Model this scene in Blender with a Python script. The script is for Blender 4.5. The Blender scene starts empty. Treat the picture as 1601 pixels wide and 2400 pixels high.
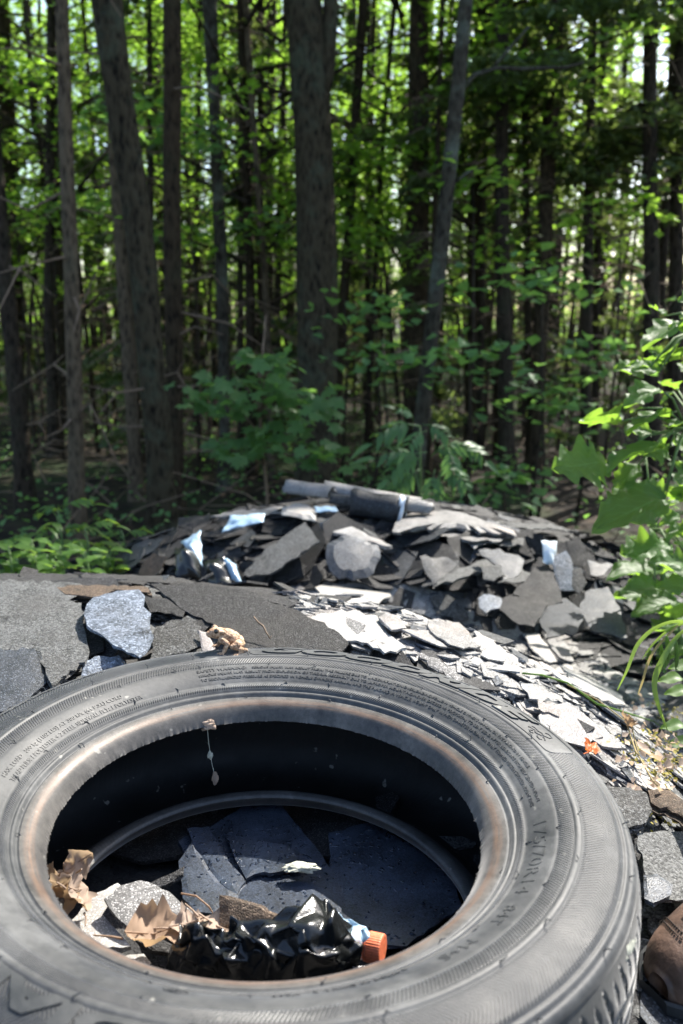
import bpy, bmesh, math, random
import numpy as np
from mathutils import Vector, Matrix, noise as mnoise

random.seed(11)
rng = np.random.default_rng(11)
R = math.radians
SC = bpy.context.scene
COL = SC.collection

# ------------------------------------------------------------------ camera, sky, sun, exposure
FPX = 2000.0                       # focal length in pixels of the 1601x2400 photograph
PITCH = R(13)
CAMZ = 1.45
cam_d = bpy.data.cameras.new('camera')
cam_d.sensor_fit = 'VERTICAL'
cam_d.sensor_height = 36
cam_d.sensor_width = 24
cam_d.lens = 30.0
cam_d.clip_start = 0.02
cam_d.clip_end = 600
cam_d.dof.use_dof = True
cam_d.dof.focus_distance = 0.90
cam_d.dof.aperture_fstop = 6.3
cam = bpy.data.objects.new('camera', cam_d)
COL.objects.link(cam)
cam.location = (0, 0, CAMZ)
cam.rotation_euler = (R(90) - PITCH, 0, 0)
SC.camera = cam

SUN_AZ, SUN_EL = R(52), R(47)      # azimuth from +X towards +Y
S = Vector((math.cos(SUN_AZ) * math.cos(SUN_EL), math.sin(SUN_AZ) * math.cos(SUN_EL), math.sin(SUN_EL)))
world = bpy.data.worlds.new('World')
SC.world = world
world.use_nodes = True
wn = world.node_tree
sky = wn.nodes.new('ShaderNodeTexSky')
sky.sky_type = 'NISHITA'
sky.sun_disc = False
sky.sun_elevation = SUN_EL
sky.sun_rotation = R(90) - SUN_AZ
sky.air_density = 1.0
sky.dust_density = 2.0
wn.links.new(sky.outputs[0], wn.nodes['Background'].inputs[0])
wn.nodes['Background'].inputs[1].default_value = 0.135
sun_d = bpy.data.lights.new('sun', 'SUN')
sun_d.energy = 4.8
sun_d.angle = R(0.5)
sun_d.color = (1.0, 0.95, 0.87)
sun = bpy.data.objects.new('sun', sun_d)
COL.objects.link(sun)
sun.rotation_euler = S.to_track_quat('Z', 'Y').to_euler()
SC.view_settings.view_transform = 'Standard'
SC.view_settings.look = 'None'
SC.view_settings.gamma = 1
SC.view_settings.exposure = 1.53
SC.view_settings.use_curve_mapping = False
SC.render.engine = 'CYCLES'
SC.cycles.use_denoising = True
SC.cycles.max_bounces = 5
SC.cycles.diffuse_bounces = 3
SC.cycles.glossy_bounces = 2
SC.cycles.use_adaptive_sampling = True
SC.cycles.adaptive_threshold = 0.02
SC.cycles.transmission_bounces = 4
SC.cycles.transparent_max_bounces = 8

# ------------------------------------------------------------------ geometry helpers
FWD = np.array([0, math.cos(PITCH), -math.sin(PITCH)])
DWN = np.array([0, -math.sin(PITCH), -math.cos(PITCH)])
CAM = np.array([0, 0, CAMZ])

def ray(u, v):
    return FWD + np.array([1., 0, 0]) * (u - 800.5) / FPX + DWN * (v - 1200) / FPX

def at(u, v, Y):
    d = ray(u, v)
    return CAM + d * (Y / d[1])

def mesh_from(name, verts, faces, smooth=False):
    me = bpy.data.meshes.new(name)
    me.from_pydata([tuple(map(float, v)) for v in verts], [], [tuple(int(i) for i in f) for f in faces])
    if smooth:
        me.polygons.foreach_set('use_smooth', [True] * len(me.polygons))
    me.update()
    return me

def link(name, me, mat=None, parent=None, loc=None):
    o = bpy.data.objects.new(name, me)
    COL.objects.link(o)
    if mat is not None and me is not None and len(me.materials) == 0:
        me.materials.append(mat)
    if parent is not None:
        o.parent = parent
    if loc is not None:
        o.location = loc
    return o

def build(name, verts, faces, mat, parent=None, smooth=False):
    return link(name, mesh_from(name, verts, faces, smooth), mat, parent)

def tag(o, label, cat, group=None):
    o['label'] = label
    o['category'] = cat
    if group:
        o['group'] = group
    return o

def struct(o, kind='structure'):
    o['kind'] = kind
    return o

def empty(name, loc=(0, 0, 0)):
    o = bpy.data.objects.new(name, None)
    COL.objects.link(o)
    o.location = loc
    return o

class MB:
    """collects vertices and faces of one mesh"""
    def __init__(s):
        s.v = []; s.f = []
    def add(s, verts, faces):
        b = len(s.v)
        s.v.extend(verts)
        s.f.extend([[i + b for i in f] for f in faces])
    def tube(s, pts, rad, n=8, cap=True):
        pts = [Vector(p) for p in pts]
        if not hasattr(rad, '__len__'):
            rad = [rad] * len(pts)
        vs = []; fs = []
        ref = Vector((0.31, 0.77, 0.55)).normalized()
        for i, p in enumerate(pts):
            t = (pts[min(i + 1, len(pts) - 1)] - pts[max(i - 1, 0)]).normalized()
            if abs(t.dot(ref)) > 0.95:
                ref = Vector((0.9, -0.2, 0.3)).normalized()
            a = t.cross(ref).normalized(); b = t.cross(a)
            for k in range(n):
                an = 2 * math.pi * k / n
                vs.append(p + (a * math.cos(an) + b * math.sin(an)) * rad[i])
        for i in range(len(pts) - 1):
            for k in range(n):
                k2 = (k + 1) % n
                fs.append([i * n + k, i * n + k2, (i + 1) * n + k2, (i + 1) * n + k])
        if cap:
            fs.append(list(range(n))[::-1]); fs.append([(len(pts) - 1) * n + k for k in range(n)])
        s.add(vs, fs)
    def build(s, name, mat, parent=None, smooth=False):
        return build(name, s.v, s.f, mat, parent, smooth)

def vnoise(p, sc=1.0):
    return mnoise.noise(Vector(p) * sc)

# ------------------------------------------------------------------ materials
def new_mat(name):
    m = bpy.data.materials.new(name)
    m.use_nodes = True
    nt = m.node_tree
    nt.nodes.clear()
    out = nt.nodes.new('ShaderNodeOutputMaterial')
    return m, nt, out

def N(nt, typ, **kw):
    n = nt.nodes.new(typ)
    ins = kw.pop('ins', {})
    for k, v in kw.items():
        setattr(n, k, v)
    for k, v in ins.items():
        s = n.inputs[k]
        if hasattr(v, 'outputs'):
            nt.links.new(v.outputs[0], s)
        elif isinstance(v, bpy.types.NodeSocket):
            nt.links.new(v, s)
        else:
            s.default_value = v
    return n

def ramp(nt, fac, stops, interp='LINEAR'):
    n = nt.nodes.new('ShaderNodeValToRGB')
    n.color_ramp.interpolation = interp
    cr = n.color_ramp
    while len(cr.elements) < len(stops):
        cr.elements.new(0.5)
    for e, (p, c) in zip(cr.elements, stops):
        e.position = p
        e.color = (*c, 1) if len(c) == 3 else c
    nt.links.new(fac if isinstance(fac, bpy.types.NodeSocket) else fac.outputs[0], n.inputs[0])
    return n

def mixc(nt, fac, a, b, typ='MIX'):
    n = nt.nodes.new('ShaderNodeMix')
    n.data_type = 'RGBA'
    n.blend_type = typ
    for i, v in ((0, fac), (6, a), (7, b)):
        if isinstance(v, bpy.types.NodeSocket):
            nt.links.new(v, n.inputs[i])
        elif hasattr(v, 'outputs'):
            nt.links.new(v.outputs[2] if v.bl_idname == 'ShaderNodeMix' else v.outputs[0], n.inputs[i])
        else:
            n.inputs[i].default_value = v if i == 0 else ((*v, 1) if len(v) == 3 else v)
    return n.outputs[2]

def math_n(nt, op, a, b=None, c=None):
    n = nt.nodes.new('ShaderNodeMath')
    n.operation = op
    for i, v in enumerate((a, b, c)):
        if v is None:
            continue
        if isinstance(v, bpy.types.NodeSocket):
            nt.links.new(v, n.inputs[i])
        elif hasattr(v, 'outputs'):
            nt.links.new(v.outputs[0], n.inputs[i])
        else:
            n.inputs[i].default_value = v
    return n.outputs[0]

def principled(nt, out, color, rough=0.6, spec=0.5, normal=None, **kw):
    b = nt.nodes.new('ShaderNodeBsdfPrincipled')
    def put(name, v):
        s = b.inputs[name]
        if isinstance(v, bpy.types.NodeSocket):
            nt.links.new(v, s)
        elif hasattr(v, 'outputs'):
            nt.links.new(v.outputs[0], s)
        elif isinstance(v, tuple) and len(v) == 3:
            s.default_value = (*v, 1)
        else:
            s.default_value = v
    put('Base Color', color); put('Roughness', rough); put('Specular IOR Level', spec)
    if normal is not None:
        put('Normal', normal)
    for k, v in kw.items():
        put(k.replace('_', ' '), v)
    nt.links.new(b.outputs[0], out.inputs[0])
    return b

def bump(nt, h, strength=1.0, dist=0.001, normal=None):
    n = nt.nodes.new('ShaderNodeBump')
    n.inputs['Strength'].default_value = strength
    n.inputs['Distance'].default_value = dist
    nt.links.new(h if isinstance(h, bpy.types.NodeSocket) else h.outputs[0], n.inputs['Height'])
    if normal is not None:
        nt.links.new(normal, n.inputs['Normal'])
    return n.outputs[0]

def gcoord(nt):
    return N(nt, 'ShaderNodeNewGeometry').outputs['Position']

def mat_shingle(name, dark, light, spread, grain=650, gbump=0.0009, rough=(0.55, 0.85), tint=0.12, stain=(0.030, 0.026, 0.022), stain_amt=0.4, spec=0.27):
    """asphalt shingle: coarse mineral granules on bitumen, blotchy wear"""
    m, nt, out = new_mat(name)
    pos = gcoord(nt)
    info = N(nt, 'ShaderNodeObjectInfo')
    vor = N(nt, 'ShaderNodeTexVoronoi', ins={'Vector': pos, 'Scale': grain})
    cellc = N(nt, 'ShaderNodeSeparateColor', ins={0: vor.outputs['Color']})
    big = N(nt, 'ShaderNodeTexNoise', ins={'Vector': pos, 'Scale': 26.0, 'Detail': 5.0, 'Roughness': 0.62})
    blot = N(nt, 'ShaderNodeTexNoise', ins={'Vector': pos, 'Scale': 7.0, 'Detail': 3.0})
    f = math_n(nt, 'MULTIPLY', cellc.outputs[0], spread)
    f = math_n(nt, 'ADD', f, math_n(nt, 'MULTIPLY', math_n(nt, 'SUBTRACT', big.outputs[0], 0.5), 1.1))
    f = math_n(nt, 'ADD', f, math_n(nt, 'MULTIPLY', math_n(nt, 'SUBTRACT', info.outputs['Random'], 0.5), 0.5))
    mid = tuple((a * 0.6 + b * 0.4) for a, b in zip(dark, light))
    cr = ramp(nt, f, [(0.0, dark), (0.45, mid), (0.95, light)])
    pale_grain = ramp(nt, cellc.outputs[2], [(0.80, (0, 0, 0)), (0.90, (0.55, 0.55, 0.55))])  # sparse paler granules
    crg = mixc(nt, pale_grain.outputs[0], cr.outputs[0], tuple(min(0.75, x * 1.6 + 0.03) for x in light))
    st = ramp(nt, blot.outputs[0], [(0.52, (0, 0, 0)), (0.72, (stain_amt,) * 3)])
    col = mixc(nt, st.outputs[0], crg, stain)
    holes = ramp(nt, big.outputs[0], [(0.28, (1, 1, 1)), (0.34, (0, 0, 0))])
    col = mixc(nt, holes.outputs[0], col, (0.012, 0.012, 0.013))
    rr = N(nt, 'ShaderNodeMapRange', ins={0: big.outputs[0], 1: 0.3, 2: 0.7, 3: rough[0], 4: rough[1]})
    dome = math_n(nt, 'SUBTRACT', 1.0, vor.outputs['Distance'])
    h = math_n(nt, 'ADD', dome, math_n(nt, 'MULTIPLY', cellc.outputs[1], 0.8))
    h = math_n(nt, 'ADD', h, math_n(nt, 'MULTIPLY', big.outputs[0], 3.0))
    principled(nt, out, col, rr.outputs[0], spec, bump(nt, h, 1.0, gbump))
    return m

M = {}
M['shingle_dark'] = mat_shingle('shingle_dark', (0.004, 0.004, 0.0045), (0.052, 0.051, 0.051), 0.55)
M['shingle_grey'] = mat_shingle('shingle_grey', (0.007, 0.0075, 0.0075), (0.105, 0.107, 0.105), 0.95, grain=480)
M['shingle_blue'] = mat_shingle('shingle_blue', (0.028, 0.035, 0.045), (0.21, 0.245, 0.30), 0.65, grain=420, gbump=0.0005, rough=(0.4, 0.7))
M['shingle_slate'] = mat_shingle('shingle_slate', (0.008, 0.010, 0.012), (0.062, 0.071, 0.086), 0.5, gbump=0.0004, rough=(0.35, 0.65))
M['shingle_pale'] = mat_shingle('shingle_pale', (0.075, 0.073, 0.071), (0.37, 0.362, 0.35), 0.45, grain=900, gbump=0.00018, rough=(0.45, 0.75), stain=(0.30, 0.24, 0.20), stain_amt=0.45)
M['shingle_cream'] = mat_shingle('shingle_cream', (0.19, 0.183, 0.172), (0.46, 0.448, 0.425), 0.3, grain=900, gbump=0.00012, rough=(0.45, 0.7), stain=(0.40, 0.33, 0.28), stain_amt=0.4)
M['shingle_mid'] = mat_shingle('shingle_mid', (0.018, 0.021, 0.026), (0.085, 0.097, 0.118), 0.45, gbump=0.0003, rough=(0.35, 0.6))
M['shingle_brown'] = mat_shingle('shingle_brown', (0.02, 0.015, 0.011), (0.13, 0.09, 0.06), 0.5, gbump=0.0006)

def mat_wet():
    """wet black shingle with beads of water"""
    m, nt, out = new_mat('shingle_wet')
    pos = gcoord(nt)
    vor = N(nt, 'ShaderNodeTexVoronoi', ins={'Vector': pos, 'Scale': 800.0})
    c = N(nt, 'ShaderNodeSeparateColor', ins={0: vor.outputs['Color']})
    big = N(nt, 'ShaderNodeTexNoise', ins={'Vector': pos, 'Scale': 30.0, 'Detail': 4.0})
    col = ramp(nt, math_n(nt, 'ADD', math_n(nt, 'MULTIPLY', c.outputs[0], 0.5), math_n(nt, 'SUBTRACT', big.outputs[0], 0.35)),
               [(0.0, (0.004, 0.005, 0.007)), (0.9, (0.055, 0.072, 0.105))])  # reflected sky put into the base colour as blue
    warp = N(nt, 'ShaderNodeTexNoise', ins={'Vector': pos, 'Scale': 60.0, 'Detail': 2.0})
    wp = N(nt, 'ShaderNodeVectorMath', operation='ADD', ins={0: pos, 1: N(nt, 'ShaderNodeVectorMath', operation='SCALE', ins={0: warp.outputs['Color'], 'Scale': 0.02}).outputs[0]})
    drop = N(nt, 'ShaderNodeTexVoronoi', ins={'Vector': wp.outputs[0], 'Scale': 150.0})
    dsz = N(nt, 'ShaderNodeSeparateColor', ins={0: drop.outputs['Color']})
    patch = N(nt, 'ShaderNodeTexNoise', ins={'Vector': pos, 'Scale': 14.0, 'Detail': 2.0})
    dd = math_n(nt, 'ADD', drop.outputs['Distance'], math_n(nt, 'ADD', math_n(nt, 'MULTIPLY', dsz.outputs[0], 0.22), math_n(nt, 'MULTIPLY', math_n(nt, 'SUBTRACT', 0.44, patch.outputs[0]), 0.9)))
    dm = ramp(nt, dd, [(0.14, (1, 1, 1)), (0.32, (0, 0, 0))])
    h = math_n(nt, 'ADD', math_n(nt, 'MULTIPLY', c.outputs[1], 0.6), math_n(nt, 'MULTIPLY', dm.outputs[0], 2.5))
    rr = N(nt, 'ShaderNodeMapRange', ins={0: dm.outputs[0], 3: 0.33, 4: 0.05})
    principled(nt, out, col.outputs[0], rr.outputs[0], 0.5, bump(nt, h, 1.0, 0.0006))
    return m
M['shingle_wet'] = mat_wet()
M['bitumen'] = mat_shingle('bitumen', (0.006, 0.006, 0.006), (0.04, 0.038, 0.036), 0.4, gbump=0.0004)

def mat_debris():
    m, nt, out = new_mat('debris')
    pos = gcoord(nt)
    vor = N(nt, 'ShaderNodeTexVoronoi', ins={'Vector': pos, 'Scale': 22.0})
    c = N(nt, 'ShaderNodeSeparateColor', ins={0: vor.outputs['Color']})
    nz = N(nt, 'ShaderNodeTexNoise', ins={'Vector': pos, 'Scale': 300.0, 'Detail': 3.0})
    col = ramp(nt, math_n(nt, 'ADD', math_n(nt, 'MULTIPLY', c.outputs[0], 0.5), math_n(nt, 'MULTIPLY', nz.outputs[0], 0.5)),
               [(0.1, (0.008, 0.008, 0.009)), (0.9, (0.07, 0.068, 0.066))])
    h = math_n(nt, 'ADD', math_n(nt, 'MULTIPLY', c.outputs[1], 6.0), nz.outputs[0])
    principled(nt, out, col.outputs[0], 0.75, 0.3, bump(nt, h, 1.0, 0.003))
    return m
M['debris'] = mat_debris()

def mat_floor():
    m, nt, out = new_mat('forest_floor')
    pos = gcoord(nt)
    vor = N(nt, 'ShaderNodeTexVoronoi', ins={'Vector': pos, 'Scale': 14.0})
    c = N(nt, 'ShaderNodeSeparateColor', ins={0: vor.outputs['Color']})
    nz = N(nt, 'ShaderNodeTexNoise', ins={'Vector': pos, 'Scale': 0.8, 'Detail': 5.0})
    col = ramp(nt, c.outputs[0], [(0.1, (0.008, 0.006, 0.004)), (0.9, (0.036, 0.025, 0.015))])
    g = ramp(nt, nz.outputs[0], [(0.5, (0, 0, 0)), (0.62, (1, 1, 1))])
    col = mixc(nt, g.outputs[0], col.outputs[0], (0.02, 0.035, 0.01))
    principled(nt, out, col, 0.9, 0.2, bump(nt, c.outputs[1], 1.0, 0.02))
    return m
M['floor'] = mat_floor()

def mat_bark(name, dark, light, lichen, lich_amt, sc=1.0):
    m, nt, out = new_mat(name)
    tc = N(nt, 'ShaderNodeTexCoord').outputs['Object']
    mp = N(nt, 'ShaderNodeMapping', ins={0: tc, 3: (1, 1, 0.4)})
    n1 = N(nt, 'ShaderNodeTexNoise', ins={'Vector': mp, 'Scale': 30.0 * sc, 'Detail': 6.0, 'Roughness': 0.65})
    v1 = N(nt, 'ShaderNodeTexVoronoi', ins={'Vector': mp, 'Scale': 34.0 * sc})
    n2 = N(nt, 'ShaderNodeTexNoise', ins={'Vector': tc, 'Scale': 5.0, 'Detail': 6.0, 'Roughness': 0.68})
    f = math_n(nt, 'ADD', math_n(nt, 'MULTIPLY', n1.outputs[0], 0.9), math_n(nt, 'MULTIPLY', v1.outputs[0], 0.4))
    col = ramp(nt, f, [(0.44, dark), (0.72, light)])
    lm = ramp(nt, n2.outputs[0], [(0.5, (0, 0, 0)), (0.66, (lich_amt,) * 3)])
    c2 = mixc(nt, lm.outputs[0], col.outputs[0], lichen)
    principled(nt, out, c2, 0.9, 0.15, bump(nt, f, 1.0, 0.03))
    return m
M['bark_grey'] = mat_bark('bark_grey', (0.008, 0.006, 0.004), (0.060, 0.048, 0.029), (0.068, 0.08, 0.052), 0.65)
M['bark_brown'] = mat_bark('bark_brown', (0.008, 0.006, 0.004), (0.055, 0.039, 0.023), (0.045, 0.046, 0.026), 0.5)
M['bark_pale'] = mat_bark('bark_pale', (0.024, 0.018, 0.012), (0.125, 0.094, 0.062), (0.08, 0.078, 0.05), 0.4)
M['bark_dark'] = mat_bark('bark_dark', (0.009, 0.007, 0.005), (0.048, 0.036, 0.025), (0.04, 0.048, 0.028), 0.45)
M['bark_lichen'] = mat_bark('bark_lichen', (0.012, 0.010, 0.008), (0.06, 0.052, 0.038), (0.12, 0.135, 0.105), 0.8)

def mat_leaf(name, base, back, trans, var=0.5, rough=0.45, gloss=0.35, veins=False):
    """thin leaf: reflects one green, lets through a yellower one"""
    m, nt, out = new_mat(name)
    at_ = N(nt, 'ShaderNodeAttribute', attribute_name='tint')
    info = N(nt, 'ShaderNodeObjectInfo')
    t = math_n(nt, 'ADD', math_n(nt, 'MULTIPLY', at_.outputs['Fac'], 0.7), math_n(nt, 'MULTIPLY', info.outputs['Random'], 0.3))
    c1 = mixc(nt, t, tuple(x * (1 - var) for x in base), tuple(x * (1 + var) for x in base))
    c2 = mixc(nt, t, tuple(x * (1 - var * 0.6) for x in trans), tuple(min(1, x * (1 + var * 0.6)) for x in trans))
    d = N(nt, 'ShaderNodeBsdfPrincipled', ins={'Base Color': c1, 'Roughness': rough, 'Specular IOR Level': gloss})
    tr = N(nt, 'ShaderNodeBsdfTranslucent', ins={0: c2})
    if veins:
        uv = N(nt, 'ShaderNodeUVMap')
        sp = N(nt, 'ShaderNodeSeparateXYZ', ins={0: uv.outputs[0]})
        ax = math_n(nt, 'ABSOLUTE', sp.outputs[0])
        k = math_n(nt, 'FRACT', math_n(nt, 'MULTIPLY', math_n(nt, 'SUBTRACT', sp.outputs[1], math_n(nt, 'MULTIPLY', ax, 0.9)), 6.0))
        k = math_n(nt, 'ABSOLUTE', math_n(nt, 'SUBTRACT', k, 0.5))
        mid = ramp(nt, ax, [(0.0, (0, 0, 0)), (0.025, (1, 1, 1))])
        side = ramp(nt, k, [(0.0, (0, 0, 0)), (0.06, (1, 1, 1))])
        vm = math_n(nt, 'MULTIPLY', mid.outputs[0], side.outputs[0])
        cv = mixc(nt, vm, tuple(min(1, x * 1.7 + 0.015) for x in base), c1)
        nt.links.new(cv, d.inputs['Base Color'])
        nz = N(nt, 'ShaderNodeTexNoise', ins={'Vector': uv.outputs[0], 'Scale': 9.0, 'Detail': 3.0})
        hh = math_n(nt, 'ADD', math_n(nt, 'MULTIPLY', k, 1.4), nz.outputs[0])
        nt.links.new(bump(nt, hh, 0.5, 0.0012), d.inputs['Normal'])
    mx = N(nt, 'ShaderNodeMixShader', ins={0: back})
    nt.links.new(d.outputs[0], mx.inputs[1]); nt.links.new(tr.outputs[0], mx.inputs[2])
    nt.links.new(mx.outputs[0], out.inputs[0])
    return m
M['leaf_maple'] = mat_leaf('leaf_maple', (0.07, 0.13, 0.03), 0.56, (0.34, 0.58, 0.06), var=0.5)
M['leaf_shade'] = mat_leaf('leaf_shade', (0.085, 0.18, 0.06), 0.45, (0.26, 0.50, 0.09), var=0.3, rough=0.5)
M['leaf_big'] = mat_leaf('leaf_big', (0.075, 0.155, 0.045), 0.5, (0.34, 0.58, 0.06), var=0.3, rough=0.5, gloss=0.3, veins=True)
M['leaf_elder'] = mat_leaf('leaf_elder', (0.085, 0.18, 0.07), 0.42, (0.2, 0.4, 0.08), var=0.3, rough=0.45)
M['leaf_herb'] = mat_leaf('leaf_herb', (0.08, 0.17, 0.035), 0.45, (0.34, 0.55, 0.06), var=0.3)
M['needle'] = mat_leaf('needle', (0.055, 0.085, 0.03), 0.35, (0.2, 0.28, 0.06), var=0.5)
M['grass'] = mat_leaf('grass', (0.12, 0.22, 0.05), 0.4, (0.34, 0.5, 0.08), var=0.2, rough=0.4)
M['straw'] = mat_leaf('straw', (0.42, 0.34, 0.16), 0.3, (0.5, 0.4, 0.15), var=0.3, rough=0.6)
M['dry_leaf'] = mat_leaf('dry_leaf', (0.42, 0.29, 0.20), 0.35, (0.6, 0.40, 0.22), var=0.35, rough=0.7, gloss=0.2)
M['dry_pale'] = mat_leaf('dry_pale', (0.52, 0.40, 0.31), 0.35, (0.6, 0.44, 0.28), var=0.3, rough=0.75, gloss=0.2)
M['moss'] = mat_leaf('moss', (0.26, 0.22, 0.06), 0.25, (0.4, 0.38, 0.07), var=0.5, rough=0.8)
M['orange_leaf'] = mat_leaf('orange_leaf', (0.62, 0.16, 0.04), 0.3, (0.8, 0.25, 0.05), var=0.2)

def mat_plain(name, col, rough=0.5, spec=0.5, nscale=60.0, amt=0.25, bumpd=0.0005, metallic=0.0, **kw):
    m, nt, out = new_mat(name)
    tc = N(nt, 'ShaderNodeTexCoord').outputs['Object']
    nz = N(nt, 'ShaderNodeTexNoise', ins={'Vector': tc, 'Scale': nscale, 'Detail': 5.0, 'Roughness': 0.6})
    c = ramp(nt, nz.outputs[0], [(0.25, tuple(x * (1 - amt) for x in col)), (0.75, tuple(min(1, x * (1 + amt)) for x in col))])
    principled(nt, out, c.outputs[0], rough, spec, bump(nt, nz.outputs[0], 0.7, bumpd), Metallic=metallic, **kw)
    return m
M['twig'] = mat_plain('twig', (0.16, 0.115, 0.08), 0.85, 0.2)
M['stem'] = mat_plain('stem', (0.10, 0.16, 0.05), 0.6, 0.3)
M['black_plastic'] = mat_plain('black_plastic', (0.010, 0.011, 0.011), 0.24, 0.5, 90.0, 0.5, 0.0012)
M['blue_plastic'] = mat_plain('blue_plastic', (0.33, 0.45, 0.55), 0.22, 0.6, 40.0, 0.25, 0.002)
M['bottle'] = mat_plain('bottle', (0.62, 0.70, 0.78), 0.2, 0.5, 40.0, 0.08, 0.0001, Subsurface_Weight=0.3)
M['orange_cap'] = mat_plain('orange_cap', (0.66, 0.17, 0.08), 0.55, 0.35, 160.0, 0.35, 0.0001)
M['leather'] = mat_plain('leather', (0.10, 0.062, 0.045), 0.5, 0.4, 38.0, 0.75, 0.004)
M['leather_pale'] = mat_plain('leather_pale', (0.26, 0.17, 0.12), 0.6, 0.4, 160.0, 0.35, 0.0008)
M['sole'] = mat_plain('sole', (0.022, 0.024, 0.026), 0.6, 0.4, 90.0, 0.4, 0.0006)
M['lace'] = mat_plain('lace', (0.13, 0.075, 0.05), 0.85, 0.2, 400.0, 0.4, 0.0006)
M['stitch'] = mat_plain('stitch', (0.03, 0.025, 0.022), 0.8, 0.2)
M['lint'] = mat_plain('lint', (0.42, 0.42, 0.34), 0.9, 0.1, 300.0, 0.3, 0.001)
M['tape'] = mat_plain('tape', (0.50, 0.55, 0.60), 0.12, 0.7, 30.0, 0.15, 0.001)

# ------------------------------------------------------------------ terrain
def sstep(a, b, x):
    t = min(1.0, max(0.0, (x - a) / (b - a)))
    return t * t * (3 - 2 * t)

TX, TY = -0.0632, 0.6438

def H(x, y):
    q = math.hypot((x + 0.5) / 1.0, (y - 0.6) / 0.9)
    near = 1.01 - (0.6 + 0.3 * sstep(0.05, 0.55, x)) * max(0.0, q - 0.75) ** 2
    near -= 0.22 * min(1.5, max(0.0, x / 0.45)) * min(1.0, max(0.0, 1.35 - y))
    r = math.hypot(x - TX, y - TY)
    s = sstep(0.27, 0.47, r)
    near = min(near, 0.902) * (1 - s) + near * s
    e = ((x - 0.1) / 0.88) ** 2 + ((y - 2.65) / 0.62) ** 2
    far = 0.60 + 0.25 * (1 - e) ** 0.6 if e < 1 else 0.0
    e2 = ((x - 0.1) / 1.75) ** 2 + ((y - 1.5) / 1.95) ** 2
    base = 0.64 * (1 - sstep(0.55, 1.1, e2)) - 0.02
    return max(near, far, base)

def on_H(u, v, lift=0.0, ymin=0.3, ymax=4.0):
    d = ray(u, v); k = d / d[1]
    y = ymin
    while y < ymax and CAMZ + k[2] * y > H(k[0] * y, y) + lift:
        y += 0.03
    lo, hi = y - 0.03, y
    for _ in range(5):
        m = (lo + hi) / 2
        if CAMZ + k[2] * m > H(k[0] * m, m) + lift:
            lo = m
        else:
            hi = m
    return CAM + k * hi

def normal_H(x, y, e=0.03):
    n = Vector((H(x - e, y) - H(x + e, y), H(x, y - e) - H(x, y + e), 2 * e))
    return n.normalized()

# forest floor to the horizon
gv = []; gf = []
xs = [-300, -120, -50] + list(np.linspace(-24, 24, 49)) + [50, 120, 300]
ys = [-60, -20, -6] + list(np.linspace(-2, 44, 47)) + [80, 160, 320]
for y in ys:
    for x in xs:
        far_ = abs(x) > 30 or y > 50
        gv.append((x, y, 0.0 if far_ else 0.10 * vnoise((x * 0.4, y * 0.4, 0)) - 0.05))
nx = len(xs)
for j in range(len(ys) - 1):
    for i in range(nx - 1):
        gf.append((j * nx + i, j * nx + i + 1, (j + 1) * nx + i + 1, (j + 1) * nx + i))
struct(build('ground', gv, gf, M['floor'], smooth=True))

# the mound of dumped roofing under everything
gv = []; gf = []
xs = np.linspace(-2.6, 2.4, 126); ys = np.linspace(-1.2, 4.0, 131)
for y in ys:
    for x in xs:
        h = H(x, y)
        if h > 0.1:
            h += 0.008 * vnoise((x, y, 3), 14) + 0.012 * vnoise((x, y, 5), 5) - 0.012
        gv.append((x, y, h if h > 0.02 else -0.25))
nx = len(xs)
for j in range(len(ys) - 1):
    for i in range(nx - 1):
        gf.append((j * nx + i, j * nx + i + 1, (j + 1) * nx + i + 1, (j + 1) * nx + i))
struct(build('mound', gv, gf, M['debris']))

# ------------------------------------------------------------------ trees
def rand_unit(n, flat):
    """unit normals scattered about +Z; flat = 0 gives level leaves, 1 gives any direction"""
    v = rng.normal(size=(n, 3)) * np.array([flat, flat, flat * 0.5]) + np.array([0, 0, 1.0])
    return v / np.linalg.norm(v, axis=1, keepdims=True)

def leaf_arrays(P, nrm, size, wid=0.8, fold=0.18):
    """lobed leaves of six corners: stem, two side lobes each side, tip"""
    n = len(P)
    a = rng.normal(size=(n, 3))
    a -= (a * nrm).sum(1, keepdims=True) * nrm
    a /= np.linalg.norm(a, axis=1, keepdims=True)
    b = np.cross(nrm, a)
    s = size[:, None]
    outline = [(-0.5, 0.0, 0), (-0.22, 0.5 * wid, fold), (0.12, 0.34 * wid, fold * 0.5), (0.5, 0.0, 0), (0.12, -0.34 * wid, fold * 0.5), (-0.22, -0.5 * wid, fold)]
    V = np.stack([P + s * (a * x + b * y + nrm * z) for x, y, z in outline], 1).reshape(-1, 3)
    base = np.arange(n)[:, None] * 6
    F = np.concatenate([base + np.array([0, 1, 2, 3]), base + np.array([0, 3, 4, 5])], 1).reshape(-1, 4)
    return V, F

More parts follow.
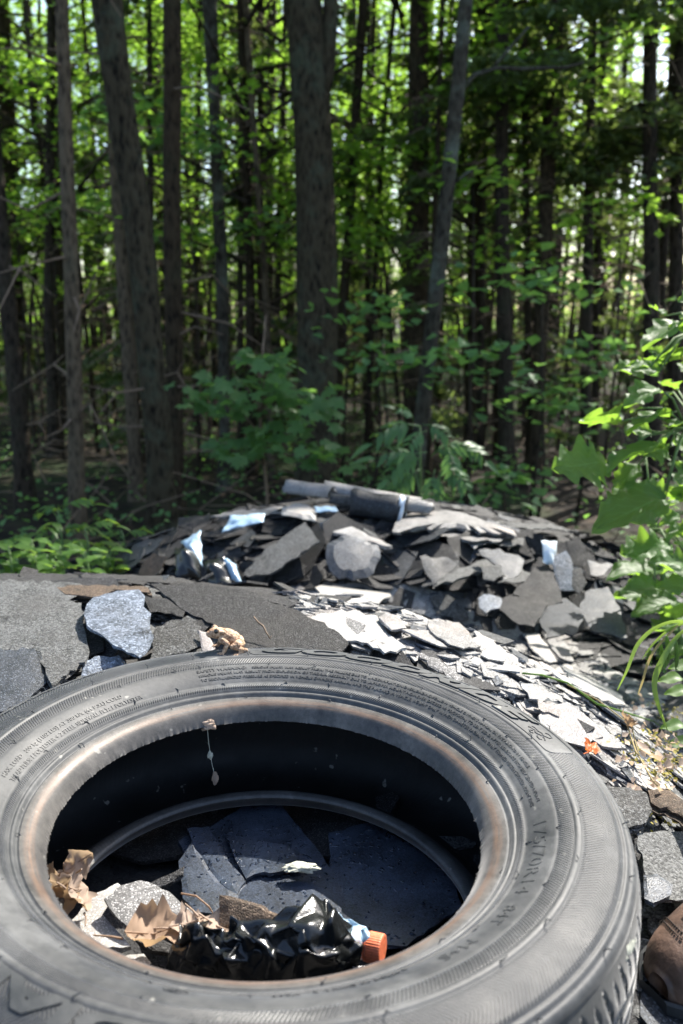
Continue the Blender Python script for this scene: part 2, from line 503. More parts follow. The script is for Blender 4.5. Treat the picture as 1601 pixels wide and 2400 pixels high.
def cloud_mesh(name, V, F, tint, mats, extra=None):
    """leaf quads in slot 0, twigs (a MB) in slot 1"""
    me = bpy.data.meshes.new(name)
    ev = np.array([tuple(v) for v in extra.v]) if extra and extra.v else np.zeros((0, 3))
    ef = [[i + len(V) for i in f] for f in extra.f] if extra else []
    nv = len(V) + len(ev)
    lv = np.concatenate([F.ravel(), np.array([i for f in ef for i in f], dtype=int)]).astype(np.int32)
    sizes = np.concatenate([np.full(len(F), F.shape[1]), np.array([len(f) for f in ef], dtype=int)]).astype(np.int32)
    me.vertices.add(nv)
    me.vertices.foreach_set('co', np.concatenate([V, ev]).astype(np.float32).ravel())
    me.loops.add(len(lv)); me.loops.foreach_set('vertex_index', lv)
    me.polygons.add(len(sizes))
    me.polygons.foreach_set('loop_start', np.concatenate([[0], np.cumsum(sizes)[:-1]]).astype(np.int32))
    me.polygons.foreach_set('loop_total', sizes)
    me.polygons.foreach_set('material_index', np.concatenate([np.zeros(len(F)), np.ones(len(ef))]).astype(np.int32))
    at_ = me.attributes.new('tint', 'FLOAT', 'FACE')
    at_.data.foreach_set('value', np.concatenate([tint, np.zeros(len(ef))]).astype(np.float32))
    for m in mats:
        me.materials.append(m)
    me.update(calc_edges=True)
    me.validate()
    return me

def maple_crown(name, z0, z1, rmax, nsprays, nleaf, leaf=(0.05, 0.095), seed=0, mat='leaf_maple', limb=True):
    global rng
    rng = np.random.default_rng(seed)
    rnd = random.Random(seed)
    Ps = []; Ns = []; Ss = []; Ts = []
    tw = MB()
    for k in range(nsprays):
        z = z0 + (z1 - z0) * rnd.random()
        prof = math.sin(math.pi * min(1, max(0.12, (z - z0 + 0.4) / (z1 - z0 + 0.8)))) ** 0.5
        rr = rmax * prof * math.sqrt(rnd.random()) * 1.05
        an = rnd.random() * 2 * math.pi
        c = np.array([math.cos(an) * rr, math.sin(an) * rr, z])
        R0 = rnd.uniform(0.35, 0.85)
        n = int(nleaf * R0 * R0 / 0.36)
        rad = R0 * np.sqrt(rng.random(n)); th = rng.random(n) * 2 * math.pi
        lay = np.round(rng.random(n) * 1.6) * 0.13
        tiltx, tilty = rnd.uniform(-.35, .35), rnd.uniform(-.35, .35)
        P = np.stack([rad * np.cos(th), rad * np.sin(th) * 0.75, lay + rng.normal(size=n) * 0.03], 1)
        P[:, 2] += P[:, 0] * tiltx + P[:, 1] * tilty - 0.25 * (rad / R0) ** 2 * R0
        Ps.append(P + c); Ns.append(rand_unit(n, 0.42)); Ss.append(rng.uniform(leaf[0], leaf[1], n))
        Ts.append(np.repeat(np.clip(rnd.gauss(0.5, 0.25), 0, 1) * 0.6 + rng.random(n) * 0.4, 2))
        if limb and rr > 0.3:
            zt = max(z0 * 0.6, z - rr * rnd.uniform(0.1, 0.5))
            m_ = np.array([c[0] * 0.5, c[1] * 0.5, zt + (z - zt) * 0.62])
            tw.tube([(0, 0, zt), tuple(m_), tuple(c)], [0.022, 0.013, 0.005], 5, False)
    V, F = leaf_arrays(np.concatenate(Ps), np.concatenate(Ns), np.concatenate(Ss))
    return cloud_mesh(name, V, F, np.concatenate(Ts), [M[mat], M['bark_dark']], tw)

def conifer_crown(name, z0, z1, rmax, nwhorl, seed=0, dead=False):
    global rng
    rng = np.random.default_rng(seed)
    rnd = random.Random(seed)
    Ps = []; Ns = []; Ss = []
    tw = MB()
    for k in range(nwhorl):
        z = z0 + (z1 - z0) * (k + rnd.random()) / nwhorl
        for j in range(rnd.randint(3, 5)):
            an = rnd.random() * 2 * math.pi
            L = rmax * (1.05 - 0.7 * (z - z0) / (z1 - z0)) * rnd.uniform(0.5, 1.1)
            dx, dy = math.cos(an), math.sin(an)
            dr = rnd.uniform(-0.25, 0.15)
            pts = [(dx * L * t, dy * L * t, z + dr * L * t - 0.18 * L * t * t) for t in (0, 0.5, 1)]
            tw.tube(pts, [0.014, 0.009, 0.003], 4, False)
            if dead and rnd.random() < 0.75:
                for q in range(5):
                    t = rnd.uniform(0.3, 0.95); s_ = rnd.choice((-1, 1)); l2 = rnd.uniform(.1, .3)
                    p = np.array([dx * L * t, dy * L * t, z + dr * L * t - 0.18 * L * t * t])
                    tw.tube([tuple(p), tuple(p + np.array([-dy * s_ * l2 + dx * l2 * .6, dx * s_ * l2 + dy * l2 * .6, -0.3 * l2]))], [0.004, 0.002], 3, False)
                continue
            n = int(150 * L)
            t = rng.uniform(0.15, 1.0, n); side = rng.normal(size=n) * 0.17 * (1.1 - t) * L ** .5 * 1.6
            P = np.stack([dx * L * t - dy * side, dy * L * t + dx * side, z + dr * L * t - 0.18 * L * t * t - np.abs(side) * 0.5 - rng.random(n) * 0.05], 1)
            Ps.append(P); Ns.append(rand_unit(n, 0.6)); Ss.append(rng.uniform(0.06, 0.14, n))
    if not Ps:
        Ps = [np.array([[0, 0, z1]])]; Ns = [np.array([[0, 0, 1.0]])]; Ss = [np.array([0.05])]
    V, F = leaf_arrays(np.concatenate(Ps), np.concatenate(Ns), np.concatenate(Ss), wid=0.35)
    return cloud_mesh(name, V, F, np.repeat(rng.random(len(F) // 2), 2), [M['needle'], M['twig'] if dead else M['bark_dark']], tw)

HIGH = [maple_crown('crown_high%d' % i, 6.0, 10.5, 2.2, 16, 85, seed=40 + i) for i in range(2)]
MID = [maple_crown('crown_mid%d' % i, 1.9, 9.0, 2.5, 42, 92, seed=50 + i) for i in range(4)]
CON = [conifer_crown('crown_conifer%d' % i, 2.8, 11, 1.5, 16, seed=60 + i) for i in range(2)]

def trunk_mesh(name, pts, rad, n=14, rough=0.14, seed=0):
    """tapered, slightly lumpy trunk; pts relative to the tree base"""
    P = []; Rr = []
    pts = [np.array(p, float) for p in pts]
    for i in range(len(pts) - 1):
        L = np.linalg.norm(pts[i + 1] - pts[i])
        k = max(2, int(L / 0.25))
        for j in range(k):
            t = j / k
            P.append(pts[i] * (1 - t) + pts[i + 1] * t); Rr.append(rad[i] * (1 - t) + rad[i + 1] * t)
    P.append(pts[-1]); Rr.append(rad[-1])
    P = np.array(P)
    for _ in range(3):
        P[1:-1] = (P[:-2] + 2 * P[1:-1] + P[2:]) / 4
    vs = []; fs = []
    for i, (p, r) in enumerate(zip(P, Rr)):
        for k in range(n):
            a = 2 * math.pi * k / n
            rr = r * (1 + rough * mnoise.noise(Vector((math.cos(a) * 1.5, math.sin(a) * 1.5, p[2] * 1.3 + seed * 7))))
            if p[2] < 0.5:
                rr *= 1 + 0.55 * (1 - p[2] / 0.5) ** 2 * (0.6 + 0.4 * math.cos(3 * a + seed)) if p[2] > 0 else 1.5
            vs.append((p[0] + rr * math.cos(a), p[1] + rr * math.sin(a), p[2]))
    for i in range(len(P) - 1):
        for k in range(n):
            k2 = (k + 1) % n
            fs.append((i * n + k, i * n + k2, (i + 1) * n + k2, (i + 1) * n + k))
    return mesh_from(name, vs, fs, True)

def tree_px(label, Y, path, bark, crown, top=12.5, group=None, extra=None, twigs=0, crown_scale=1.0, name='forest_tree', rot=None):
    """path: (u, v, width in px) from low to high in the photograph, all at distance Y"""
    W = []; Rd = []
    for u, v, w in path:
        p = at(u, v, Y)
        W.append(p); Rd.append(w * 0.5 * (p - CAM) @ FWD / FPX)
    d = W[1] - W[0]
    b = W[0] - d * (W[0][2] + 0.1) / d[2] if d[2] > 0 else W[0]
    b = W[0] + (b - W[0]) * 1.0
    if abs(b[0] - W[0][0]) > 0.5:
        b[0] = W[0][0] + 0.5 * np.sign(b[0] - W[0][0])
    b[2] = -0.1
    d2 = W[-1] - W[-2]; d2 = d2 / max(d2[2], 1e-3)
    topz = max(top, W[-1][2] + 1.0)
    t = W[-1] + np.array([d2[0] * 0.6, d2[1] * 0.6, 1.0]) * (topz - W[-1][2])
    t[2] = topz
    pts = [b] + W + [t]
    rad = [Rd[0] * 1.08] + Rd + [0.02]
    root = empty(name, tuple(np.array([b[0], b[1], 0.0])))
    o = np.array([b[0], b[1], 0.0])
    sd = int(abs(b[0]) * 977) % 97
    tr = link('trunk', trunk_mesh('trunk', [p - o for p in pts], rad, seed=sd), M[bark], root)
    if crown is not None:
        c = link('crown', crown, None, root)
        mid = pts[-2] - o
        c.location = (mid[0] * 0.9 + d2[0], mid[1] * 0.9, 0)
        c.rotation_euler = (0, 0, rot if rot is not None else random.random() * 6.28)
        c.scale = (crown_scale,) * 3
    rnd = random.Random(sd)
    for k in range(twigs):
        z = rnd.uniform(0.35, 3.4)
        i = max(j for j in range(len(pts)) if pts[j][2] <= z)
        tt = (z - pts[i][2]) / (pts[i + 1][2] - pts[i][2])
        p = pts[i] * (1 - tt) + pts[i + 1] * tt - o
        an = rnd.uniform(0, 2 * math.pi); L = rnd.uniform(0.25, 0.95)
        mb = MB()
        e1 = p + np.array([math.cos(an) * L * .5, math.sin(an) * L * .5, rnd.uniform(-.12, .12)])
        e2 = p + np.array([math.cos(an + .3) * L, math.sin(an + .3) * L, rnd.uniform(-.35, .15)])
        mb.tube([p, e1, e2], [0.011, 0.007, 0.003], 5)
        if rnd.random() < .7:
            e3 = e1 + np.array([math.cos(an - .7) * L * .4, math.sin(an - .7) * L * .4, rnd.uniform(-.15, .1)])
            mb.tube([e1, e3], [0.006, 0.002], 4)
        mb.build('dead_branch', M['twig'], root)
    if extra:
        for br in extra:
            mb = MB()
            q = [at(u, v, Y) - o for u, v, w in br]
            mb.tube(q, [w * 0.5 * Y / FPX for u, v, w in br], 8)
            mb.build('branch', M[bark], root, smooth=True)
    tag(root, label, 'tree', group)
    return root

K = 1.021
def px(*pts):
    return [(u * K, v * K, w * K) for u, v, w in pts]

tree_px('thick leaning grey tree with lichen left of the sunlit maple sapling', 5.6,
        px((375, 1200, 62), (355, 900, 62), (320, 500, 66), (268, 200, 70), (246, 0, 76)), 'bark_grey', HIGH[0], twigs=2)
tree_px('straight pale brown conifer trunk with sunlit right edge on the far left', 5.3,
        px((178, 1200, 40), (170, 800, 36), (158, 500, 33), (142, 0, 30)), 'bark_pale', HIGH[1], twigs=9, crown_scale=1.05)
tree_px('stout dark central tree that forks near the top of the frame', 6.6,
        px((728, 1130, 88), (728, 800, 92), (726, 400, 88), (712, 170, 92), (697, 0, 82)), 'bark_grey', HIGH[0], top=13.5,
        extra=[px((732, 260, 40), (752, 150, 36), (760, 0, 32), (768, -200, 26))], crown_scale=1.1)
tree_px('brown trunk with a light strip just right of the leaning grey tree', 6.2,
        px((408, 1180, 30), (402, 900, 38), (393, 500, 42), (396, 0, 42)), 'bark_brown', HIGH[1], twigs=12)
tree_px('mottled grey trunk rising behind the left of the maple sapling', 7.4,
        px((515, 1050, 26), (516, 800, 28), (508, 600, 30), (494, 300, 28), (480, 0, 34)), 'bark_lichen', HIGH[0])
tree_px('lichen-spotted tree leaning left with a long bare side branch', 6.0,
        px((968, 960, 36), (980, 850, 38), (1006, 650, 36), (1030, 400, 34), (1054, 170, 34), (1072, 0, 32)), 'bark_lichen', HIGH[1],
        extra=[px((1060, 205, 14), (1090, 172, 11), (1140, 156, 10), (1200, 158, 9), (1300, 155, 8), (1340, 143, 5)),
               px((1130, 158, 8), (1170, 110, 6), (1215, 60, 5)), px((1030, 430, 10), (1075, 395, 7), (1110, 385, 4))])
tree_px('dark upright trunk behind the lichen-spotted leaning tree', 8.2,
        px((955, 1100, 56), (955, 700, 56), (958, 400, 50), (963, 0, 42)), 'bark_brown', HIGH[0])
tree_px('tall brown trunk right of centre crossed by the bare branch', 7.6,
        px((1228, 1050, 30), (1245, 700, 34), (1254, 450, 36), (1266, 200, 38), (1282, 0, 36)), 'bark_brown', HIGH[1],
        extra=[px((1265, 150, 12), (1300, 125, 9), (1380, 95, 7), (1460, 65, 5))])
tree_px('slim brown trunk half hidden behind the leaning grey tree', 7.0,
        px((315, 1150, 30), (300, 850, 34), (275, 520, 34), (258, 250, 30)), 'bark_pale', HIGH[0], twigs=8)
tree_px('crooked dark forked tree left of the pale brown trunk', 9.0,
        px((128, 1120, 30), (120, 850, 28), (108, 640, 26), (120, 480, 24), (112, 300, 22), (118, 180, 22)), 'bark_dark', MID[0],
        extra=[px((100, 340, 14), (78, 290, 12), (70, 200, 11), (62, 0, 10))], twigs=5)
tree_px('leaning dark trunk at the left edge of the frame', 6.4,
        px((62, 1200, 40), (40, 900, 40), (18, 700, 36), (2, 500, 30)), 'bark_dark', HIGH[1], twigs=7)
tree_px('thin dark stem of the close pair left of the central tree', 8.6,
        px((552, 1100, 14), (552, 700, 15), (553, 300, 16), (562, 60, 18)), 'bark_dark', MID[1], extra=[px((560, 90, 12), (590, 50, 9), (625, -5, 7))])
tree_px('thin stem with sunlit right edge beside the dark pair', 8.0,
        px((622, 1000, 14), (618, 800, 15), (600, 500, 15), (578, 250, 15), (568, 80, 15)), 'bark_pale', MID[2])
tree_px('very thin dark stem touching the left of the central tree', 9.4,
        px((636, 900, 12), (640, 500, 14), (652, 200, 12), (655, 0, 10)), 'bark_dark', MID[3])
tree_px('thin curved stem between the central tree and the leaning tree', 8.8,
        px((848, 900, 10), (862, 600, 11), (874, 400, 11), (892, 150, 11), (908, 0, 11)), 'bark_dark', MID[0])
tree_px('thin dark straight stem right of the lichen-spotted tree', 8.4,
        px((1105, 700, 18), (1108, 400, 18), (1116, 150, 16), (1122, 0, 14)), 'bark_dark', MID[1])
tree_px('slender conifer trunk third from the right edge', 7.8,
        px((1345, 900, 26), (1350, 600, 24), (1355, 250, 20)), 'bark_dark', CON[0], twigs=10)
tree_px('dark conifer trunk behind the big-leaved shrub', 7.2,
        px((1500, 1100, 40), (1495, 600, 36), (1490, 200, 30)), 'bark_dark', CON[1], twigs=10)
tree_px('dark conifer trunk at the right edge above the shrub', 8.0,
        px((1548, 1000, 34), (1552, 600, 32), (1556, 200, 28)), 'bark_dark', CON[0], twigs=8)
tree_px('mossy straight trunk between the elder bush and the dark conifers', 8.8,
        px((1080, 1150, 32), (1085, 800, 32), (1092, 450, 28)), 'bark_brown', CON[1], twigs=6)
tree_px('dark trunk right of the elder bush', 7.4,
        px((1165, 1150, 40), (1160, 800, 36), (1152, 500, 32)), 'bark_dark', CON[0], twigs=5)

# many slimmer trees standing deeper in the wood
far_trunks = []
for i in range(5):
    rnd = random.Random(i + 70)
    bend = [rnd.uniform(-.25, .25) for _ in range(4)]
    far_trunks.append(trunk_mesh('trunk', [(0, 0, -.1), (bend[0] * .4, 0, 2), (bend[1], bend[2] * .5, 5), (bend[1] + bend[3], bend[2], 8.5), (bend[1], bend[2], 12.5)],
                                 [0.105, 0.10, 0.085, 0.06, 0.015], 10, seed=i))
for i, m in enumerate(far_trunks):
    m.materials.append(M[['bark_dark', 'bark_brown', 'bark_grey', 'bark_dark', 'bark_brown'][i]])
DEAD = [conifer_crown('dead_branches%d' % i, 0.5, 4.2, 0.9, 14, seed=90 + i, dead=True) for i in range(2)]
placed = []
rnd = random.Random(5)
tries = 0
def far_tree(x, y, con, sc=None):
    root = empty('forest_tree', (x, y, 0))
    t = link('trunk', far_trunks[rnd.randrange(5)], None, root)
    k = sc or rnd.uniform(0.38, 0.95)
    t.scale = (k, k, rnd.uniform(0.9, 1.15)); t.rotation_euler = (rnd.uniform(-.04, .04), rnd.uniform(-.05, .05), rnd.random() * 6.28)
    c = link('crown', CON[rnd.randrange(2)] if con else MID[rnd.randrange(4)], None, root)
    c.rotation_euler = (0, 0, rnd.random() * 6.28)
    s_ = rnd.uniform(0.85, 1.15); c.scale = (s_, s_, rnd.uniform(0.85, 1.1))
    if con:
        d = link('dead_branches', DEAD[rnd.randrange(2)], None, root)
        d.rotation_euler = (0, 0, rnd.random() * 6.28)
    if con:
        tag(root, 'dark slender conifer among the trunks deep in the wood', 'tree', 'conifers deep in the wood')
    else:
        tag(root, 'slim leafy tree with bright green foliage deep in the wood', 'tree', 'leafy trees deep in the wood')
while len(placed) < 56 and tries < 4000:
    tries += 1
    y = 9.5 + 19 * rnd.random() ** 0.8
    x = rnd.uniform(-0.46, 0.46) * y
    if any((x - a) ** 2 + (y - b) ** 2 < (0.75 + 0.012 * y) ** 2 for a, b in placed):
        continue
    placed.append((x, y))
    con = rnd.random() < (0.75 if x > 0.14 * y else 0.06)
    far_tree(x, y, con)
# unseen trees of the wood to the right, added to block the sun
for x, y in ((10.5, 12.0), (12.5, 15.5), (9.0, 17), (15, 20.5)):
    far_tree(x, y, rnd.random() < 0.35, 1.2)

# and on both sides beyond the frame, away from the sunlit clearing
for k in range(46):
    side = -1 if k % 2 else 1
    y = rnd.uniform(7.5, 26) if side < 0 else rnd.uniform(13, 28)
    x = side * y * rnd.uniform(0.5, 1.25)
    if side > 0 and math.hypot(x, y) < 15:
        continue
    far_tree(x, y, rnd.random() < 0.3, rnd.uniform(.7, 1.2))
# thin poles with dead twigs crowding the lower storey
k = 0
while k < 34:
    y = rnd.uniform(7.2, 15); x = rnd.uniform(-0.44, 0.44) * y
    if any((x - a) ** 2 + (y - b) ** 2 < 0.3 for a, b in placed):
        continue
    placed.append((x, y)); k += 1
    root = empty('pole_tree', (x, y, 0))
    t = link('trunk', far_trunks[rnd.choice((0, 1, 3, 4))], None, root)
    q = rnd.uniform(0.22, 0.5); t.scale = (q, q, rnd.uniform(.7, 1)); t.rotation_euler = (rnd.uniform(-.05, .05), rnd.uniform(-.07, .07), rnd.random() * 6.28)
    d = link('dead_branches', DEAD[k % 2], None, root); d.rotation_euler = (0, 0, rnd.random() * 6.28); d.scale = (.75, .75, rnd.uniform(.7, 1.2))
    tag(root, 'thin dead pole tree with bare twigs between the larger trunks', 'tree', 'thin pole trees between the trunks')
# litter of fallen sticks and low greenery on the forest floor
rng = np.random.default_rng(21)
tw_ = MB()
for k in range(420):
    y = rng.uniform(3.6, 16); x = rng.uniform(-.46, .46) * y
    a = rng.random() * 6.28; L = rng.uniform(.2, .9); z = rng.uniform(.0, .10); dz = rng.uniform(-.02, .45) if rng.random() < .4 else 0
    tw_.tube([(x, y, z), (x + math.cos(a) * L * .5, y + math.sin(a) * L * .5, z + dz * .6), (x + math.cos(a + .3) * L, y + math.sin(a + .3) * L, z + dz)], [.008, .006, .003], 4, False)
Ps = []
for k in range(230):
    y = rng.uniform(3.8, 20); x = rng.uniform(-.46, .46) * y
    n = 26
    Ps.append(rng.normal(size=(n, 3)) * np.array([.22, .22, .07]) + np.array([x, y, rng.uniform(.05, .35)]))
P = np.concatenate(Ps)
V, F = leaf_arrays(P, rand_unit(len(P), .5), rng.uniform(.03, .06, len(P)))
struct(link('undergrowth', cloud_mesh('undergrowth', V, F, np.repeat(rng.random(len(P)), 2), [M['leaf_shade'], M['twig']], tw_)), 'stuff')

# thicket of thin dark stems and brush that closes the view between the trunks
rng = np.random.default_rng(33)
tk = MB()
for k in range(420):
    y = rng.uniform(9, 27); x = rng.uniform(-.47, .47) * y; h_ = rng.uniform(1.2, 4.5); r_ = rng.uniform(.010, .032)
    lx, ly = rng.normal() * .12 * h_, rng.normal() * .08 * h_
    tk.tube([(x, y, -.05), (x + lx * .4, y + ly * .5, h_ * .5), (x + lx, y + ly, h_)], [r_, r_ * .8, r_ * .3], 5, False)
    for q in range(3):
        z = rng.uniform(.3, .9) * h_; a = rng.random() * 6.28; L = rng.uniform(.2, .7)
        tk.tube([(x + lx * z / h_, y + ly * z / h_, z), (x + lx * z / h_ + math.cos(a) * L, y + ly * z / h_ + math.sin(a) * L, z + rng.uniform(-.1, .25))], [.007, .003], 3, False)
struct(tk.build('thicket', M['bark_dark']), 'stuff')

# the far edge of the wood reads as one mass
rng = np.random.default_rng(3)
Ps = []; 
tw = MB()
for k in range(400):
    y = rng.uniform(27, 44); x = (rng.uniform(-0.5, 0.5) if k % 2 else rng.uniform(-1.3, 1.3)) * y
    z0 = rng.uniform(0.2, 11) if k < 110 else rng.uniform(0.1, 2.6)
    n = 150
    R0 = rng.uniform(0.8, 1.8)
    P = rng.normal(size=(n, 3)) * np.array([R0, R0, 0.32 * R0]) * 0.6 + np.array([x, y, z0])
    Ps.append(P[P[:, 2] > 0.05])
for k in range(110):
    y = rng.uniform(29, 46); x = rng.uniform(-0.5, 0.5) * y
    tw.tube([(x, y, -.1), (x + rng.uniform(-.2, .2), y, 5), (x + rng.uniform(-.4, .4), y, 12)], [0.13, 0.1, 0.04], 6, False)
P = np.concatenate(Ps)
V, F = leaf_arrays(P, rand_unit(len(P), 0.6), rng.uniform(0.12, 0.2, len(P)))
struct(link('distant_wood', cloud_mesh('distant_wood', V, F, np.repeat(rng.random(len(P)), 2), [M['leaf_maple'], M['bark_dark']], tw)), 'stuff')

# ------------------------------------------------------------------ the tyre
TN = Vector((0.04009, -0.02199, 0.99895)).normalized()
TU = (Vector((1, 0, 0)) - TN * TN.x).normalized()
TV = TN.cross(TU)
TMAT = Matrix(((TU.x, TV.x, TN.x, TX), (TU.y, TV.y, TN.y, TY), (TU.z, TV.z, TN.z, 0.9866), (0, 0, 0, 1)))
TINV = TMAT.inverted()

def tpt(u, v, z):
    """pixel -> tyre-frame point on the plane at height z above the tyre's middle"""
    o = TMAT @ Vector((0, 0, z)); d = Vector(ray(u, v)); c = Vector(CAM)
    t = (o - c).dot(TN) / d.dot(TN)
    return TINV @ (c + d * t)

UP_BEAD = [(178.0, 45.5), (178.4, 47.5), (180.5, 51.5), (183.0, 55.5), (185.5, 58.6), (188.0, 60.6), (191.0, 62.0), (194.0, 63.0), (196.6, 63.6)]
UP_SIDE = [(196.6, 63.6), (197.4, 63.2), (198.2, 62.6), (199.2, 63.4), (200.2, 65.4), (201.4, 66.6), (202.8, 67.2), (203.4, 66.6), (204.2, 66.9), (205.0, 68.4), (206.0, 69.4), (208.0, 70.9), (210.0, 72.2),
           (210.6, 71.9), (213, 73.9), (216, 76.0), (219, 77.9), (222, 79.6), (225, 81.1), (228, 82.5), (231, 83.6), (233.5, 84.4), (234.3, 84.3), (236, 85.1), (240, 86.0), (244, 86.6), (246.2, 86.8), (246.8, 87.6), (248, 88.0),
           (250.4, 88.0), (251.6, 87.4), (252.2, 86.9), (255, 86.8), (259, 86.5), (263, 86.1), (266, 85.8), (270, 85.2), (274, 84.4), (278, 83.5), (281, 82.7), (281.6, 81.7), (282.6, 81.2), (283.4, 82.0), (285.2, 81.3), (286.2, 80.0), (287.2, 78.8), (288.4, 78.9), (290.4, 77.6), (291.9, 75.4), (292.8, 72.8), (293.0, 70.4)]
TREAD = [(293.0, 70.4), (294.2, 67.5), (295.2, 64.5), (296.2, 61.0), (297.0, 57.5), (297.7, 54), (298.3, 50), (298.8, 46), (299.2, 42), (299.5, 38), (299.7, 34), (299.6, 32.6), (294.2, 31.8), (294.0, 28.2), (299.8, 27.4), (300.2, 22), (300.4, 16), (300.5, 11.5), (294.2, 10.8), (294.2, 6.2), (300.6, 5.5)]
TREAD = TREAD + [(r, -z) for r, z in TREAD[::-1]]
LOW_SIDE = [(r, -z) for r, z in UP_SIDE[::-1]]
LOW_BEAD = [(r, -z) for r, z in UP_BEAD[::-1]]
LINER_LOW = [(178.0, -45.5), (178.8, -43.6), (181, -42.6), (186, -43.0), (191, -44.6), (196, -48), (205, -55), (218, -65), (235, -74), (255, -75), (272, -69), (283, -56), (288, -38), (289, -15)]
LINER = LINER_LOW + [(r, -z) for r, z in LINER_LOW[::-1]]

_pr = np.array([p[0] for p in UP_BEAD + UP_SIDE[1:]]); _pz = np.array([p[1] for p in UP_BEAD + UP_SIDE[1:]])
def side_z(r):
    return float(np.interp(r * 1000, _pr, _pz)) / 1000

def lathe(name, prof, nseg, mat, parent, disp=None, hatch=None, smooth=True):
    n = len(prof)
    vs = np.zeros((nseg, n, 3))
    th = np.linspace(-math.pi, math.pi, nseg, endpoint=False)
    pr = np.array(prof) / 1000.0
    rr = np.repeat(pr[None, :, 0], nseg, 0); zz = np.repeat(pr[None, :, 1], nseg, 0)
    if disp is not None:
        rr, zz = disp(th, rr, zz)
    vs[:, :, 0] = rr * np.cos(th)[:, None]; vs[:, :, 1] = rr * np.sin(th)[:, None]; vs[:, :, 2] = zz
    i, j = np.meshgrid(np.arange(nseg), np.arange(n - 1), indexing='ij')
    i2 = (i + 1) % nseg
    F = np.stack([i * n + j, i * n + j + 1, i2 * n + j + 1, i2 * n + j], -1).reshape(-1, 4)
    me = bpy.data.meshes.new(name)
    me.vertices.add(nseg * n); me.vertices.foreach_set('co', vs.astype(np.float32).ravel())
    me.loops.add(len(F) * 4); me.loops.foreach_set('vertex_index', F.astype(np.int32).ravel())
    me.polygons.add(len(F)); me.polygons.foreach_set('loop_start', (np.arange(len(F)) * 4).astype(np.int32))
    me.polygons.foreach_set('loop_total', np.full(len(F), 4, np.int32))
    me.polygons.foreach_set('use_smooth', [smooth] * len(F))
    uv = me.uv_layers.new(name='UVMap')
    u0 = (i / nseg).ravel(); u1 = ((i + 1) / nseg).ravel(); v0 = pr[j.ravel(), 0] * 1000; v1 = pr[j.ravel() + 1, 0] * 1000
    U = np.stack([np.stack([u0, v0], 1), np.stack([u0, v1], 1), np.stack([u1, v1], 1), np.stack([u1, v0], 1)], 1)
    uv.data.foreach_set('uv', U.astype(np.float32).ravel())
    if hatch is not None:
        a = me.attributes.new('hatch', 'FLOAT', 'POINT')
        a.data.foreach_set('value', hatch(th[:, None] + 0 * rr, rr * 1000).astype(np.float32).ravel())
    me.update(calc_edges=True)
    me.validate()
    return link(name, me, mat, parent)

